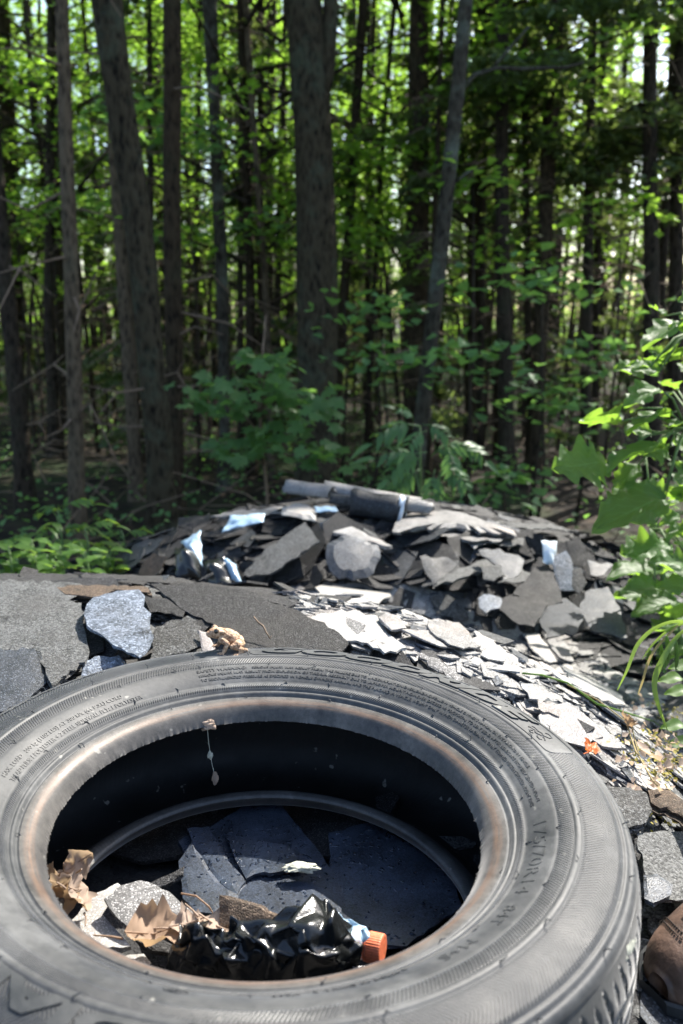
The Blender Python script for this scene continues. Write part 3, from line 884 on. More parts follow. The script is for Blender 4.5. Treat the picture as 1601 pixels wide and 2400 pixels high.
def mat_rubber(name, col, dust, rough=0.5, hatched=False, bead=False, liner=False):
    m, nt, out = new_mat(name)
    tc = N(nt, 'ShaderNodeTexCoord').outputs['Object']
    n1 = N(nt, 'ShaderNodeTexNoise', ins={'Vector': tc, 'Scale': 16.0, 'Detail': 6.0, 'Roughness': 0.65})
    n2 = N(nt, 'ShaderNodeTexNoise', ins={'Vector': tc, 'Scale': 140.0, 'Detail': 4.0, 'Roughness': 0.7})
    n3 = N(nt, 'ShaderNodeTexNoise', ins={'Vector': tc, 'Scale': 900.0, 'Detail': 2.0})
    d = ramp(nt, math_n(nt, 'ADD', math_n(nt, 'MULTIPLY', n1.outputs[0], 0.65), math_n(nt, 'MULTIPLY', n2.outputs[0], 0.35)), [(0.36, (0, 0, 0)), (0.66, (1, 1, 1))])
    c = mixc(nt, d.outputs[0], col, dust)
    sp = ramp(nt, N(nt, 'ShaderNodeTexNoise', ins={'Vector': tc, 'Scale': 75.0, 'Detail': 2.0}).outputs[0], [(0.71, (0, 0, 0)), (0.76, (0.7, 0.7, 0.7))])
    c = mixc(nt, sp.outputs[0], c, (0.26, 0.25, 0.22))
    pt = ramp(nt, N(nt, 'ShaderNodeTexNoise', ins={'Vector': tc, 'Scale': 9.0, 'Detail': 8.0, 'Roughness': 0.72}).outputs[0], [(0.54, (0, 0, 0)), (0.64, (0.45, 0.45, 0.45))])
    c = mixc(nt, pt.outputs[0], c, tuple(min(.3, x * 1.9) for x in dust))
    uv = N(nt, 'ShaderNodeUVMap')
    s = N(nt, 'ShaderNodeSeparateXYZ', ins={0: uv.outputs[0]})
    h = math_n(nt, 'ADD', math_n(nt, 'MULTIPLY', n2.outputs[0], 0.5), math_n(nt, 'MULTIPLY', n3.outputs[0], 0.25))
    if bead:
        # rust rubbed off the wheel rim
        st = N(nt, 'ShaderNodeTexNoise', ins={'Vector': N(nt, 'ShaderNodeCombineXYZ', ins={0: math_n(nt, 'MULTIPLY', s.outputs[0], 26.0), 1: math_n(nt, 'MULTIPLY', s.outputs[1], 0.45)}), 'Scale': 1.0, 'Detail': 6.0, 'Roughness': 0.65})
        rm = ramp(nt, st.outputs[0], [(0.36, (0, 0, 0)), (0.54, (1, 1, 1))])
        c = mixc(nt, math_n(nt, 'MULTIPLY', rm.outputs[0], math_n(nt, 'MULTIPLY', 0.55, math_n(nt, 'MULTIPLY', N(nt, 'ShaderNodeMapRange', ins={0: s.outputs[1], 1: 185.0, 2: 187.5}).outputs[0], N(nt, 'ShaderNodeMapRange', ins={0: s.outputs[1], 1: 194.5, 2: 190.0}).outputs[0]))), c, mixc(nt, n2.outputs[0], (0.11, 0.05, 0.025), (0.20, 0.13, 0.085)))
    if liner:
        # diagonal cord lines
        k = math_n(nt, 'SINE', math_n(nt, 'ADD', math_n(nt, 'MULTIPLY', s.outputs[0], 2 * math.pi * 300), math_n(nt, 'MULTIPLY', s.outputs[1], 0.9)))
        h = math_n(nt, 'ADD', h, math_n(nt, 'MULTIPLY', k, 0.12))
    nrm = bump(nt, h, 0.6, 0.0006)
    if hatched:
        at_ = N(nt, 'ShaderNodeAttribute', attribute_name='hatch')
        r = s.outputs[1]
        # plain hatch inside r 251 mm, chevrons outside with the turn at 267 mm
        chev = math_n(nt, 'ABSOLUTE', math_n(nt, 'SUBTRACT', r, 267.0))
        sl = math_n(nt, 'GREATER_THAN', r, 251.0)
        ph = math_n(nt, 'ADD', math_n(nt, 'MULTIPLY', sl, math_n(nt, 'MULTIPLY', chev, 1.7)), math_n(nt, 'MULTIPLY', math_n(nt, 'SUBTRACT', 1.0, sl), math_n(nt, 'MULTIPLY', r, 1.2)))
        ph = math_n(nt, 'ADD', ph, math_n(nt, 'MULTIPLY', s.outputs[0], 2 * math.pi * 540))
        w = math_n(nt, 'SINE', ph)
        w2 = N(nt, 'ShaderNodeMapRange', ins={0: w, 1: -0.5, 2: 0.5, 3: 0.0, 4: 1.0})
        hh = math_n(nt, 'MULTIPLY', w2.outputs[0], at_.outputs['Fac'])
        nrm = bump(nt, hh, 1.0, 0.0012, nrm)
        valley = math_n(nt, 'MULTIPLY', math_n(nt, 'SUBTRACT', 1.0, w2.outputs[0]), math_n(nt, 'MULTIPLY', at_.outputs['Fac'], 0.55))
        c = mixc(nt, valley, c, tuple(x * 0.3 for x in col))  # groove shade between the ribs put into the colour
    rr = N(nt, 'ShaderNodeMapRange', ins={0: n1.outputs[0], 1: 0.3, 2: 0.7, 3: rough - 0.08, 4: rough + 0.12})
    principled(nt, out, c, rr.outputs[0], 0.34, nrm, Sheen_Weight=0.0 if liner else 0.3, Sheen_Roughness=0.3)
    return m
M['rubber_side'] = mat_rubber('rubber_side', (0.022, 0.024, 0.026), (0.072, 0.073, 0.072), 0.56, hatched=True)
M['rubber'] = mat_rubber('rubber', (0.022, 0.024, 0.025), (0.065, 0.066, 0.065), 0.5)
M['rubber_tread'] = mat_rubber('rubber_tread', (0.026, 0.027, 0.027), (0.085, 0.085, 0.08), 0.5)
M['rubber_bead'] = mat_rubber('rubber_bead', (0.028, 0.027, 0.026), (0.095, 0.088, 0.080), 0.46, bead=True)
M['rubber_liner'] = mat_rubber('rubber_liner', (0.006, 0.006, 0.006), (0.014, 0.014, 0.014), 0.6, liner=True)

M['rubber_face'] = mat_rubber('rubber_face', (0.03, 0.031, 0.031), (0.10, 0.10, 0.096), 0.45, liner=True)
PANEL = (R(13.5), R(99.5))
def hatch_mask(th, r):
    a = ((r > 206.2) & (r < 209.8)) | ((r > 234.6) & (r < 246.1))
    b = (r > 252.4) & (r < 280.8)
    inp = (th > PANEL[0]) & (th < PANEL[1])
    return (a | (b & ~inp)).astype(float)

def bead_disp(th, rr, zz):
    """torn fringe of moulding flash at the toe"""
    j = np.array([0.0022 * abs(mnoise.noise(Vector((math.cos(t) * 45, math.sin(t) * 45, 1)))) + 0.0012 * abs(mnoise.noise(Vector((math.cos(t) * 160, math.sin(t) * 160, 1)))) for t in th])
    rr = rr.copy()
    rr[:, 0] -= j
    return rr, zz

def tread_disp(th, rr, zz):
    """slanted slots and sipes cut into the shoulder and centre ribs"""
    rr = rr.copy()
    u = th / (2 * math.pi)
    for k in range(rr.shape[1]):
        z = TREAD[k][1]
        az = abs(z)
        if 35 < az < 64:
            ph = (u * 66 + (az - 35) * 0.018 * (1 if z > 0 else -1)) % 1
            cut = (ph < 0.09)
            ph2 = (u * 66 + 0.5 + (az - 35) * 0.018 * (1 if z > 0 else -1)) % 1
            cut2 = (ph2 < 0.07) & (az < 60) & (az > 44)
            rr[:, k] -= 0.0048 * cut + 0.0035 * cut2
        elif 12 < az < 27:
            ph = (u * 66 + az * 0.02) % 1
            rr[:, k] -= 0.004 * (ph < 0.11)
    return rr, zz

tyre = empty('tyre', (0, 0, 0))
tyre.matrix_world = TMAT
sw = lathe('sidewall', UP_SIDE, 1440, M['rubber_side'], tyre, hatch=hatch_mask)
lathe('tread', TREAD, 1584, M['rubber_tread'], tyre, disp=tread_disp)
lathe('sidewall', LOW_SIDE, 360, M['rubber'], tyre)
bd = lathe('bead', UP_BEAD, 1440, M['rubber_bead'], tyre, disp=bead_disp)
bd['label'] = 'rust-stained upper bead ring'
lathe('bead', LOW_BEAD, 360, M['rubber_bead'], tyre)
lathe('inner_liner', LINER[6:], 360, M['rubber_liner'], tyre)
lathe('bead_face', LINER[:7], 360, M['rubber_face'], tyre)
tag(tyre, 'old black car tyre lying flat in front of the shingle pile', 'tyre')

def ring_text(text, r0, hgt, a0, a1, raise_=0.0007, bold=0.0, shear=0.0, parent=sw, cuts=0, name='raised_lettering'):
    """lettering moulded round the sidewall, clockwise from angle a0 to a1 (degrees), letter feet at radius r0 (m)"""
    cu = bpy.data.curves.new('text', 'FONT')
    cu.body = text; cu.size = 1.0; cu.extrude = 0.5; cu.offset = bold; cu.shear = shear; cu.resolution_u = 3
    to = bpy.data.objects.new('text', cu); COL.objects.link(to)
    dg = bpy.context.evaluated_depsgraph_get()
    me = bpy.data.meshes.new_from_object(to.evaluated_get(dg))
    bpy.data.objects.remove(to); bpy.data.curves.remove(cu)
    bm = bmesh.new(); bm.from_mesh(me)
    xs_ = [v.co.x for v in bm.verts]; ys_ = [v.co.y for v in bm.verts]
    x0, x1 = min(xs_), max(xs_); y0, y1 = 0.0, max(ys_)
    for k in range(cuts):
        geom = bm.verts[:] + bm.edges[:] + bm.faces[:]
        bmesh.ops.bisect_plane(bm, geom=geom, plane_co=(0, y1 * (k + 1) / (cuts + 1), 0), plane_no=(0, 1, 0))
    for v in bm.verts:
        t = (v.co.x - x0) / (x1 - x0)
        a = R(a0 + (a1 - a0) * t)
        r = r0 + hgt * v.co.y / 0.72
        z = side_z(r) + (raise_ if v.co.z > 0 else -0.0008)
        v.co = (r * math.cos(a), r * math.sin(a), z)
    bm.normal_update()
    bmesh.ops.recalc_face_normals(bm, faces=bm.faces)
    bm.to_mesh(me); bm.free()
    return link(name, me, M['rubber'], parent)

ring_text('GOODRIDE', 0.2585, 0.0185, 96.5, 25.0, 0.0017, 0.05, 0.35, cuts=6)
ring_text('SAFETY WARNING:', 0.2272, 0.0036, 114.5, 101.0, 0.0006, 0.01)
ring_text("SERIOUS INJURY MAY RESULT FROM: TIRE FAILURE DUE TO UNDERINFLATION/OVERLOADING-FOLLOW VEHICLE OWNER'S MANUAL OR TIRE PLACARD IN VEHICLE.", 0.2276, 0.0027, 99.5, 10.0, 0.0006, 0.01)
ring_text('SERIOUS INJURY MAY RESULT FROM EXPLOSION OF TIRE/RIM ASSEMBLY DUE TO IMPROPER MOUNTING-NEVER EXCEED 40 PSI(275KPA) TO SEAT BEAD. AFTER BEADS ARE PROPERLY SEATED INFLATE', 0.2222, 0.0027, 114.3, -2.0, 0.0006, 0.01)
ring_text("TO RECOMMENDED PRESSURE AS SPECIFIED IN VEHICLE OWNER'S MANUAL AND THE PLACARD IN VEHICLE. MOUNT ONLY 14 INCH DIAMETER RADIAL RIM. ONLY TRAINED PERSON SHOULD MOUNT TIRES.", 0.2168, 0.0027, 114.0, -3.0, 0.0006, 0.01)
ring_text('175/70R14', 0.2165, 0.0095, -9.0, -33.0, 0.0006, 0.0)
ring_text('84T', 0.2175, 0.0085, -37.0, -43.5, 0.0006, 0.0)
ring_text('M+S', 0.2175, 0.0085, -49.0, -56.5, 0.0006, 0.0)
ring_text('MADE IN CHINA', 0.2122, 0.0042, -63.5, -76.5, 0.0006, 0.0)
ring_text('M208', 0.2122, 0.0042, -80.5, -85.0, 0.0006, 0.0)
ring_text('DOT', 0.2135, 0.0036, -98.5, -101.5, 0.0006, 0.0)
ring_text('RADIAL', 0.2535, 0.0165, -84.0, -128.0, 0.0012, 0.05, 0.0, cuts=6)
ring_text('MAX. LOAD   500 kg (1102 LBS) AT 300 kPa (44 P.S.I.) COLD', 0.2205, 0.0036, 179.5, 136.5, 0.0006, 0.01)
ring_text('TREAD PLIES: 1 POLYESTER + 2 STEEL SIDEWALL PLY: 1 POLYESTER', 0.2138, 0.0036, 179.5, 131.5, 0.0006, 0.01)
ring_text('STEEL BELTED', 0.2150, 0.0060, 210.0, 191.0, 0.0008, 0.01)
ring_text('TREADWEAR 400 TRACTION A TEMPERATURE A', 0.2765, 0.0034, 163.0, 134.0, 0.0006, 0.01)

# smooth nameplate border, emblem of a scorpion, oval mark
def ring_line(pts, w, parent=sw, name='raised_line', closed=False, raise_=0.0005):
    """a raised line over polar points (r m, angle deg)"""
    mb = MB()
    P = []
    for r, a in pts:
        P.append((r * math.cos(R(a)), r * math.sin(R(a)), side_z(r) + raise_ * 0.4))
    if closed:
        P.append(P[0])
    mb.tube(P, w, 5)
    return mb.build(name, M['rubber'], parent, smooth=True)
a_lo, a_hi = math.degrees(PANEL[0]), math.degrees(PANEL[1])
arc = [(0.2808, a) for a in np.linspace(a_hi - 1.2, a_lo + 1.2, 60)]
arc2 = [(0.2532, a) for a in np.linspace(a_lo + 2.0, a_hi - 2.0, 60)]
ring_line(arc + [(0.2795, a_lo + .3), (0.277, a_lo), (0.259, a_lo), (0.2555, a_lo + .4), (0.2538, a_lo + 1.1)] + arc2 + [(0.2538, a_hi - 1.1), (0.2555, a_hi - .4), (0.259, a_hi), (0.277, a_hi), (0.2795, a_hi - .3)], 0.0005, closed=True)
emb = [[(0.262, 21.8), (0.264, 20.6), (0.2665, 20.2), (0.268, 21.2), (0.2665, 22.4), (0.264, 22.6), (0.262, 21.8)],
       [(0.2665, 20.2), (0.270, 19.2), (0.2735, 19.4), (0.2745, 20.8), (0.272, 21.4)],
       [(0.262, 21.0), (0.259, 20.2), (0.2585, 19.0), (0.2605, 18.8)], [(0.262, 22.6), (0.259, 23.2), (0.2575, 22.2), (0.2592, 21.6)],
       [(0.265, 20.4), (0.264, 19.0), (0.2625, 18.4)], [(0.267, 22.4), (0.268, 23.8), (0.2665, 24.4)], [(0.2645, 22.6), (0.264, 24.0), (0.262, 24.4)]]
for e in emb:
    ring_line(e, 0.0006, name='emblem')
ring_line([(0.2175 + 0.0036 * math.sin(t), -100 + 2.1 * math.cos(t)) for t in np.linspace(0, 6.283, 24)[:-1]], 0.0004, closed=True, name='oval_mark')
ring_line([(0.2175 + 0.0020 * math.sin(t), -100 + 1.2 * math.cos(t)) for t in np.linspace(0, 6.283, 16)[:-1]], 0.0004, closed=True, name='oval_mark')

# whiskers of rubber left by the mould vents
rw = random.Random(8)
def whisker(r, a, L, parent=sw):
    z = side_z(r)
    p = Vector((r * math.cos(R(a)), r * math.sin(R(a)), z - 0.0005))
    an = R(a) + rw.uniform(-1.2, 1.2)
    q = p + Vector((math.cos(an) * L * .5, math.sin(an) * L * .5, L * 0.55))
    q2 = p + Vector((math.cos(an + .6) * L * 0.9, math.sin(an + .6) * L * .9, L * 0.75))
    mb = MB(); mb.tube([p, q, q2], [0.00055, 0.0005, 0.0004], 5)
    mb.build('vent_whisker', M['rubber'], parent)
for a in np.arange(-180, 180, 15.0):
    if -158 < a < -100 and False:
        continue
    whisker(0.2105, a + rw.uniform(-3, 3), rw.uniform(0.004, 0.007))
    whisker(0.2495, a + 7 + rw.uniform(-3, 3), rw.uniform(0.004, 0.007))
    if rw.random() < .8:
        whisker(0.2325, a + 4 + rw.uniform(-5, 5), rw.uniform(0.003, 0.006))
    whisker(0.2865, a + 10 + rw.uniform(-3, 3), rw.uniform(0.004, 0.007))
for a in np.arange(-170, 190, 30.0):
    whisker(0.1955, a + rw.uniform(-6, 6), rw.uniform(0.003, 0.006), bd)

# pale mud smear on the shoulder
mb = MB()
base_a = -30.5
for k, (dr, da, sz) in enumerate([(0, 0, 5), (1.5, 1.1, 4), (3, 2.0, 3.2), (-1.5, -1.0, 3.4), (4.5, 2.9, 2.2), (1, -1.9, 2)]):
    a = base_a + da; zz = 0.063 - dr * 0.0012
    r = float(np.interp(zz * 1000, [30, 45, 54, 61, 64.5, 67.5, 70.4], [299.7, 298.9, 297.7, 296.2, 295.2, 294.2, 293.0])) / 1000 + 0.0002
    ring = []
    for q in range(10):
        t = 2 * math.pi * q / 10; w = sz * 0.001 * random.uniform(.6, 1.1)
        z2 = zz + w * math.sin(t); a2 = R(a) + w * math.cos(t) / r
        r2 = float(np.interp(z2 * 1000, [30, 45, 54, 61, 64.5, 67.5, 70.4], [299.7, 298.9, 297.7, 296.2, 295.2, 294.2, 293.0])) / 1000 + 0.0002
        ring.append((r2 * math.cos(a2), r2 * math.sin(a2), z2))
    ring.append(((r + .0005) * math.cos(R(a)), (r + .0005) * math.sin(R(a)), zz))
    mb.add(ring, [[q, (q + 1) % 10, 10] for q in range(10)])
mb.build('mud_smear', M['lint'], tyre, smooth=True)

# ------------------------------------------------------------------ shingles
def fit_plane(P):
    c = P.mean(0)
    u_, s_, vt = np.linalg.svd(P - c)
    n = vt[2]
    if n[2] < 0:
        n = -n
    return c, n

def torn(poly, amp, step=None):
    """adds torn, uneven points to a polygon of 2-D points"""
    out = []
    for i in range(len(poly)):
        a = np.array(poly[i], float); b = np.array(poly[(i + 1) % len(poly)], float)
        L = np.linalg.norm(b - a)
        k = 1 if not step else max(1, int(L / step))
        d = b - a; nn = np.array([-d[1], d[0]]) / (L + 1e-9)
        for j in range(k):
            t = j / k
            out.append(a + d * t + (nn * random.uniform(-amp, amp) if j else 0))
    return out

def slab_mesh(name, top, n, thick, dome=0.0, rag=0.0):
    """a sheet with the given top outline (Nx3), extruded down by thick along -n; edges rounded off a little"""
    top = np.array(top, float)
    c = top.mean(0)
    k = len(top)
    inner = c + (top - c) * 0.72 + n * dome * 0.75
    ctr = c + n * dome
    bot = top - n * thick + (rng.normal(size=top.shape) * rag if rag else 0)
    V = np.concatenate([top, inner, [ctr], bot])
    F = []
    for i in range(k):
        j = (i + 1) % k
        F.append((i, j, k + j, k + i))
        F.append((k + i, k + j, 2 * k))
        F.append((2 * k + 1 + i, 2 * k + 1 + j, j, i))
    F.append(tuple(2 * k + 1 + i for i in range(k - 1, -1, -1)))
    me = mesh_from(name, V, F)
    me.polygons.foreach_set('material_index', [1 if (i % 3 == 2 or i == 3 * k) else 0 for i in range(3 * k + 1)])
    bm = bmesh.new(); bm.from_mesh(me)
    bmesh.ops.recalc_face_normals(bm, faces=bm.faces)
    bm.to_mesh(me); bm.free()
    return me

def two(me, mat):
    me.materials.clear()
    me.materials.append(M[mat]); me.materials.append(M['bitumen'])
    return me

SH_GROUP = 'roofing shingles of the dumped pile'
def slab_px(pts, mat, label, lift=0.012, thick=0.003, Y=None, name='shingle', dome=0.0012, step=13, amp=4.5, cat='shingle', tilt=None, layers=1):
    """a shingle whose outline is traced in the photograph and laid on the mound (or on the plane through depths Y)"""
    pts = torn(pts, amp, step)
    if Y is None:
        P = np.array([on_H(u, v, lift) for u, v in pts])
        c, n = fit_plane(P)
        if n[2] < 0.35:
            n = np.array(normal_H(c[0], c[1]))
        c = c + n * 0.004
    else:
        y0, sx, sv = Y              # depth at the outline's centre, change per px across, per px down
        cu = np.mean([p[0] for p in pts]); cv = np.mean([p[1] for p in pts])
        P = np.array([at(u, v, y0 + sx * (u - cu) + sv * (v - cv)) for u, v in pts])
        c, n = fit_plane(P)
        if (CAM - c) @ n < 0:
            n = -n
    Q = []
    for u, v in pts:
        d = ray(u, v); t = ((c - CAM) @ n) / (d @ n)
        Q.append(CAM + d * t)
    Q = np.array(Q)
    org = Q.mean(0)
    o = link(name, two(slab_mesh(name, Q - org, n, thick, dome, 0.0008), mat), None, None, tuple(org))
    tag(o, label, cat, SH_GROUP)
    for k in range(1, layers):
        q = (Q - org) * (1 - 0.02 * k) - n * (thick * 1.6 * k) + np.array([random.uniform(-.006, .006), random.uniform(-.006, .006), 0])
        link('torn_layer', two(slab_mesh('torn_layer', q, n, thick * .8, 0, 0.001), mat), None, o)
    return o

def z1(*p): return [(0 + x * .5102, 1300 + y * .5102) for x, y in p]
def z2(*p): return [(800 + x * .511, 1300 + y * .511) for x, y in p]
def z3(*p): return [(0 + x * .5102, 1850 + y * .5102) for x, y in p]
def z4(*p): return [(800 + x * .511, 1850 + y * .511) for x, y in p]
def z5(*p): return [(250 + x * .3827, 1080 + y * .3827) for x, y in p]
def z6(*p): return [(800 + x * .4464, 1080 + y * .4464) for x, y in p]

# left of and behind the tyre
slab_px(z1((-60, 112), (330, 128), (420, 160), (160, 170), (170, 196), (375, 220), (400, 400), (405, 470), (240, 600), (170, 440), (-60, 440)), 'shingle_grey', 'large coarse grey granulated shingle at the left edge behind the tyre', 0.020, layers=2)
slab_px(z1((-60, 435), (160, 430), (212, 590), (120, 680), (-60, 745)), 'shingle_slate', 'smooth dark blue-grey shingle against the left of the tyre', 0.028, layers=2)
slab_px(z1((400, 225), (430, 195), (540, 165), (640, 160), (665, 190), (660, 240), (695, 270), (690, 340), (705, 370), (690, 420), (640, 470), (560, 430), (520, 415), (470, 370), (400, 325), (385, 270)), 'shingle_blue', 'pale blue-grey speckled shingle with broken edges left of the toad', 0.036, step=14, amp=3)
slab_px(z1((690, 135), (900, 128), (1120, 160), (1490, 310), (1600, 400), (1568, 450), (1250, 430), (1130, 430), (930, 290), (860, 262), (800, 215)), 'shingle_dark', 'wide black shingle sheet sloping down behind the toad', 0.024, layers=3)
slab_px(z1((-60, 98), (190, 84), (500, 90), (800, 98), (818, 126), (600, 134), (-60, 122)), 'shingle_dark', 'thin dark shingle layers along the ridge at the left edge', Y=(1.43, 0, -0.0045), layers=2)
slab_px(z1((715, 330), (790, 300), (860, 280), (915, 300), (930, 420), (850, 450), (690, 480), (700, 400)), 'shingle_grey', 'small gravelly grey shingle between the pale blue piece and the toad', 0.014)
slab_px(z1((912, 345), (955, 358), (990, 432), (960, 450), (930, 440)), 'shingle_pale', 'small pale scrap of shingle just left of the toad', 0.022, step=10, amp=2)
slab_px(z1((385, 490), (470, 465), (545, 462), (590, 510), (480, 560), (370, 575)), 'shingle_blue', 'pale speckled shingle scrap touching the tyre below the blue-grey piece', 0.018)
slab_px(z1((660, 185), (760, 200), (850, 262), (840, 285), (760, 270), (690, 265)), 'shingle_dark', 'flaking black shingle scrap right of the pale blue piece', 0.018, layers=3)
slab_px(z1((260, 150), (420, 140), (680, 150), (690, 175), (540, 160), (420, 195), (300, 180)), 'shingle_brown', 'brownish flaking shingle edge above the pale blue piece', 0.020, layers=3)
slab_px(z1((215, 590), (300, 560), (320, 580), (240, 620)), 'shingle_slate', 'sliver of slate-blue shingle beside the tyre at left', 0.02)
# sunlit swath to the right
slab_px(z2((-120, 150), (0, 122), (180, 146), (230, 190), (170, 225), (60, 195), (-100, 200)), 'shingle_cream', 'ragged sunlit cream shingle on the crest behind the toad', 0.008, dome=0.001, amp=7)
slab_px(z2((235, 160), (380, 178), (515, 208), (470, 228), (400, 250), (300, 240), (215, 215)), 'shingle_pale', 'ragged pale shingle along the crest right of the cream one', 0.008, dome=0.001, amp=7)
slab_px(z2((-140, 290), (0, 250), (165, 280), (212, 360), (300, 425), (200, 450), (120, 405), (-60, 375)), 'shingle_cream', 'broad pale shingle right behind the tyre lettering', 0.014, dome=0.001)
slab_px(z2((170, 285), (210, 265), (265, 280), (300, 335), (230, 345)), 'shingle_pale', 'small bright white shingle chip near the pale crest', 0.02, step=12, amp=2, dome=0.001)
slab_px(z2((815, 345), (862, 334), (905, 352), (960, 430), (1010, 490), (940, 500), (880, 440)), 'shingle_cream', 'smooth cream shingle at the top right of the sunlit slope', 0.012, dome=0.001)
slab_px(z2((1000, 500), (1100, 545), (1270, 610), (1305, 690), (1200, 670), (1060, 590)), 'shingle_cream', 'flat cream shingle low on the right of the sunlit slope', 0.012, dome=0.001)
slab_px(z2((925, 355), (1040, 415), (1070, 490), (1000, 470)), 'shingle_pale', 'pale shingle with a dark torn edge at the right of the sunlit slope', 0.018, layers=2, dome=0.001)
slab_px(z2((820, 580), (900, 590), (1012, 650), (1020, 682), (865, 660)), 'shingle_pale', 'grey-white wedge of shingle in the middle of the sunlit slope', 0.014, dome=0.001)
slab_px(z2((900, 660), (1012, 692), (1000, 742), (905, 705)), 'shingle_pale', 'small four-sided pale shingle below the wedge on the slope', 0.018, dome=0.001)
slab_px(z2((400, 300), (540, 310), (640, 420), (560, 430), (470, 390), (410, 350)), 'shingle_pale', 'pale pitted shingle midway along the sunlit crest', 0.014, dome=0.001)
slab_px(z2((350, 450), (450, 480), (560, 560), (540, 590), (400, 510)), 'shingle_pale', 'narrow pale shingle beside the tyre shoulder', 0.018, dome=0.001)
slab_px(z2((1235, 1040), (1260, 955), (1300, 908), (1340, 940), (1352, 985), (1330, 1030)), 'shingle_slate', 'dark curled shingle scrap standing up on the sunlit slope', Y=(0.93, 0.0002, -0.0012), step=12, amp=2)
slab_px(z4((1215, -20), (1400, 15), (1425, 90), (1400, 150), (1320, 175), (1240, 80)), 'shingle_grey', 'gravelly grey shingle right of the tyre shoulder', 0.04, layers=2)
slab_px(z4((1350, 195), (1640, 190), (1640, 490), (1480, 510), (1400, 400)), 'shingle_grey', 'wide coarse grey shingle above the boot', 0.03)
slab_px(z4((1385, 395), (1450, 388), (1522, 440), (1512, 485), (1430, 520), (1390, 500)), 'shingle_mid', 'smooth pale shingle piece above the boot toe', 0.038, step=12, amp=2)
slab_px(z4((1400, -10), (1500, 0), (1640, 80), (1640, 190), (1540, 110), (1420, 60)), 'shingle_brown', 'curled brown shingle strip at the right edge', Y=(0.80, -0.0002, -0.0009), layers=2)
# inside the tyre (depth along the photograph's rays is the tyre's floor)
def slab_in(pts, z, mat, label, sx=0.0, sy=0.0, step=16, amp=3, thick=0.004, dome=0.001):
    pts = torn(pts, amp, step)
    c0 = tpt(np.mean([p[0] for p in pts]), np.mean([p[1] for p in pts]), z)
    Q = []
    n_l = Vector((-sx, -sy, 1)).normalized()
    for u, v in pts:
        o = TINV @ Vector(CAM); d = TINV.to_3x3() @ Vector(ray(u, v))
        t = (c0 - o).dot(n_l) / d.dot(n_l)
        Q.append(TMAT @ (o + d * t))
    Q = np.array(Q); org = Q.mean(0)
    n = np.array(TMAT.to_3x3() @ n_l)
    o = link('shingle', two(slab_mesh('shingle', Q - org, n, thick, dome, 0.0006), mat), None, None, tuple(org))
    return tag(o, label, 'shingle', SH_GROUP)
slab_in(z3((820, 240), (850, 215), (960, 180), (1110, 80), (1290, 60), (1420, 230), (1568, 420), (1568, 640), (1300, 640), (1100, 560), (900, 440)), -0.066, 'shingle_wet', 'wide wet black shingle floor piece inside the tyre')
slab_in(z3((1040, 215), (1150, 222), (1330, 262), (1400, 350), (1240, 385), (1215, 378), (1130, 410), (1085, 330)), -0.058, 'shingle_wet', 'blue-sheened damp shingle scrap in the middle of the tyre floor', 0.06, 0.05)
slab_in(z3((820, 330), (880, 240), (940, 330), (1010, 430), (1090, 480), (1100, 520), (1000, 580), (900, 560), (840, 500)), -0.057, 'shingle_wet', 'damp black shingle wedge left of the blue-sheened scrap', -0.05, 0.1)
slab_in(z3((860, 180), (960, 170), (1050, 330), (1130, 420), (1090, 480), (1000, 420), (910, 290)), -0.060, 'shingle_wet', 'narrow wet shingle strip under the blue-sheened scrap', 0.0, 0.08)
slab_in(z4((-60, 200), (150, 150), (500, 380), (560, 540), (400, 640), (300, 720), (60, 700), (-40, 500)), -0.068, 'shingle_wet', 'wet black shingle beaded with water at the right inside the tyre')
slab_in(z3((480, 500), (560, 440), (640, 418), (720, 440), (800, 490), (880, 555), (900, 590), (820, 620), (700, 650), (600, 640), (540, 590), (500, 540)), -0.048, 'shingle_pale', 'sunlit pinkish-grey granulated shingle tipped up inside the tyre', -0.12, 0.18)
slab_in(z3((330, 600), (420, 490), (540, 430), (560, 445), (480, 510), (460, 570), (560, 680), (600, 720), (480, 730), (400, 690)), -0.060, 'shingle_cream', 'bright white shingle lying under the dead leaves inside the tyre', 0.0, 0.05)
slab_in(z3((690, 430), (800, 380), (850, 350), (840, 390), (760, 440), (720, 455)), -0.045, 'shingle_dark', 'dark shingle edge catching sunlight inside the tyre', 0.1, 0.25)
slab_in(z3((620, 690), (720, 680), (810, 720), (790, 760), (700, 740)), -0.052, 'shingle_dark', 'dark grey shingle block beside the black bag inside the tyre', 0.0, 0.1)
slab_in(z3((560, 770), (660, 755), (695, 800), (620, 830)), -0.055, 'shingle_cream', 'small white shingle chip low inside the tyre by the bag')
slab_in(z3((1008, 485), (1060, 490), (1180, 525), (1300, 580), (1365, 610), (1340, 630), (1200, 625), (1100, 625), (1010, 640)), -0.022, 'shingle_brown', 'upright brown shingle flap behind the black bag inside the tyre', 0.15, 0.8, dome=0.003)
slab_in(z3((1000, 640), (1210, 635), (1280, 650), (1150, 690), (1040, 690)), -0.042, 'shingle_cream', 'pale sunlit shingle edge between the dry leaf and the bag', 0.0, 0.1)

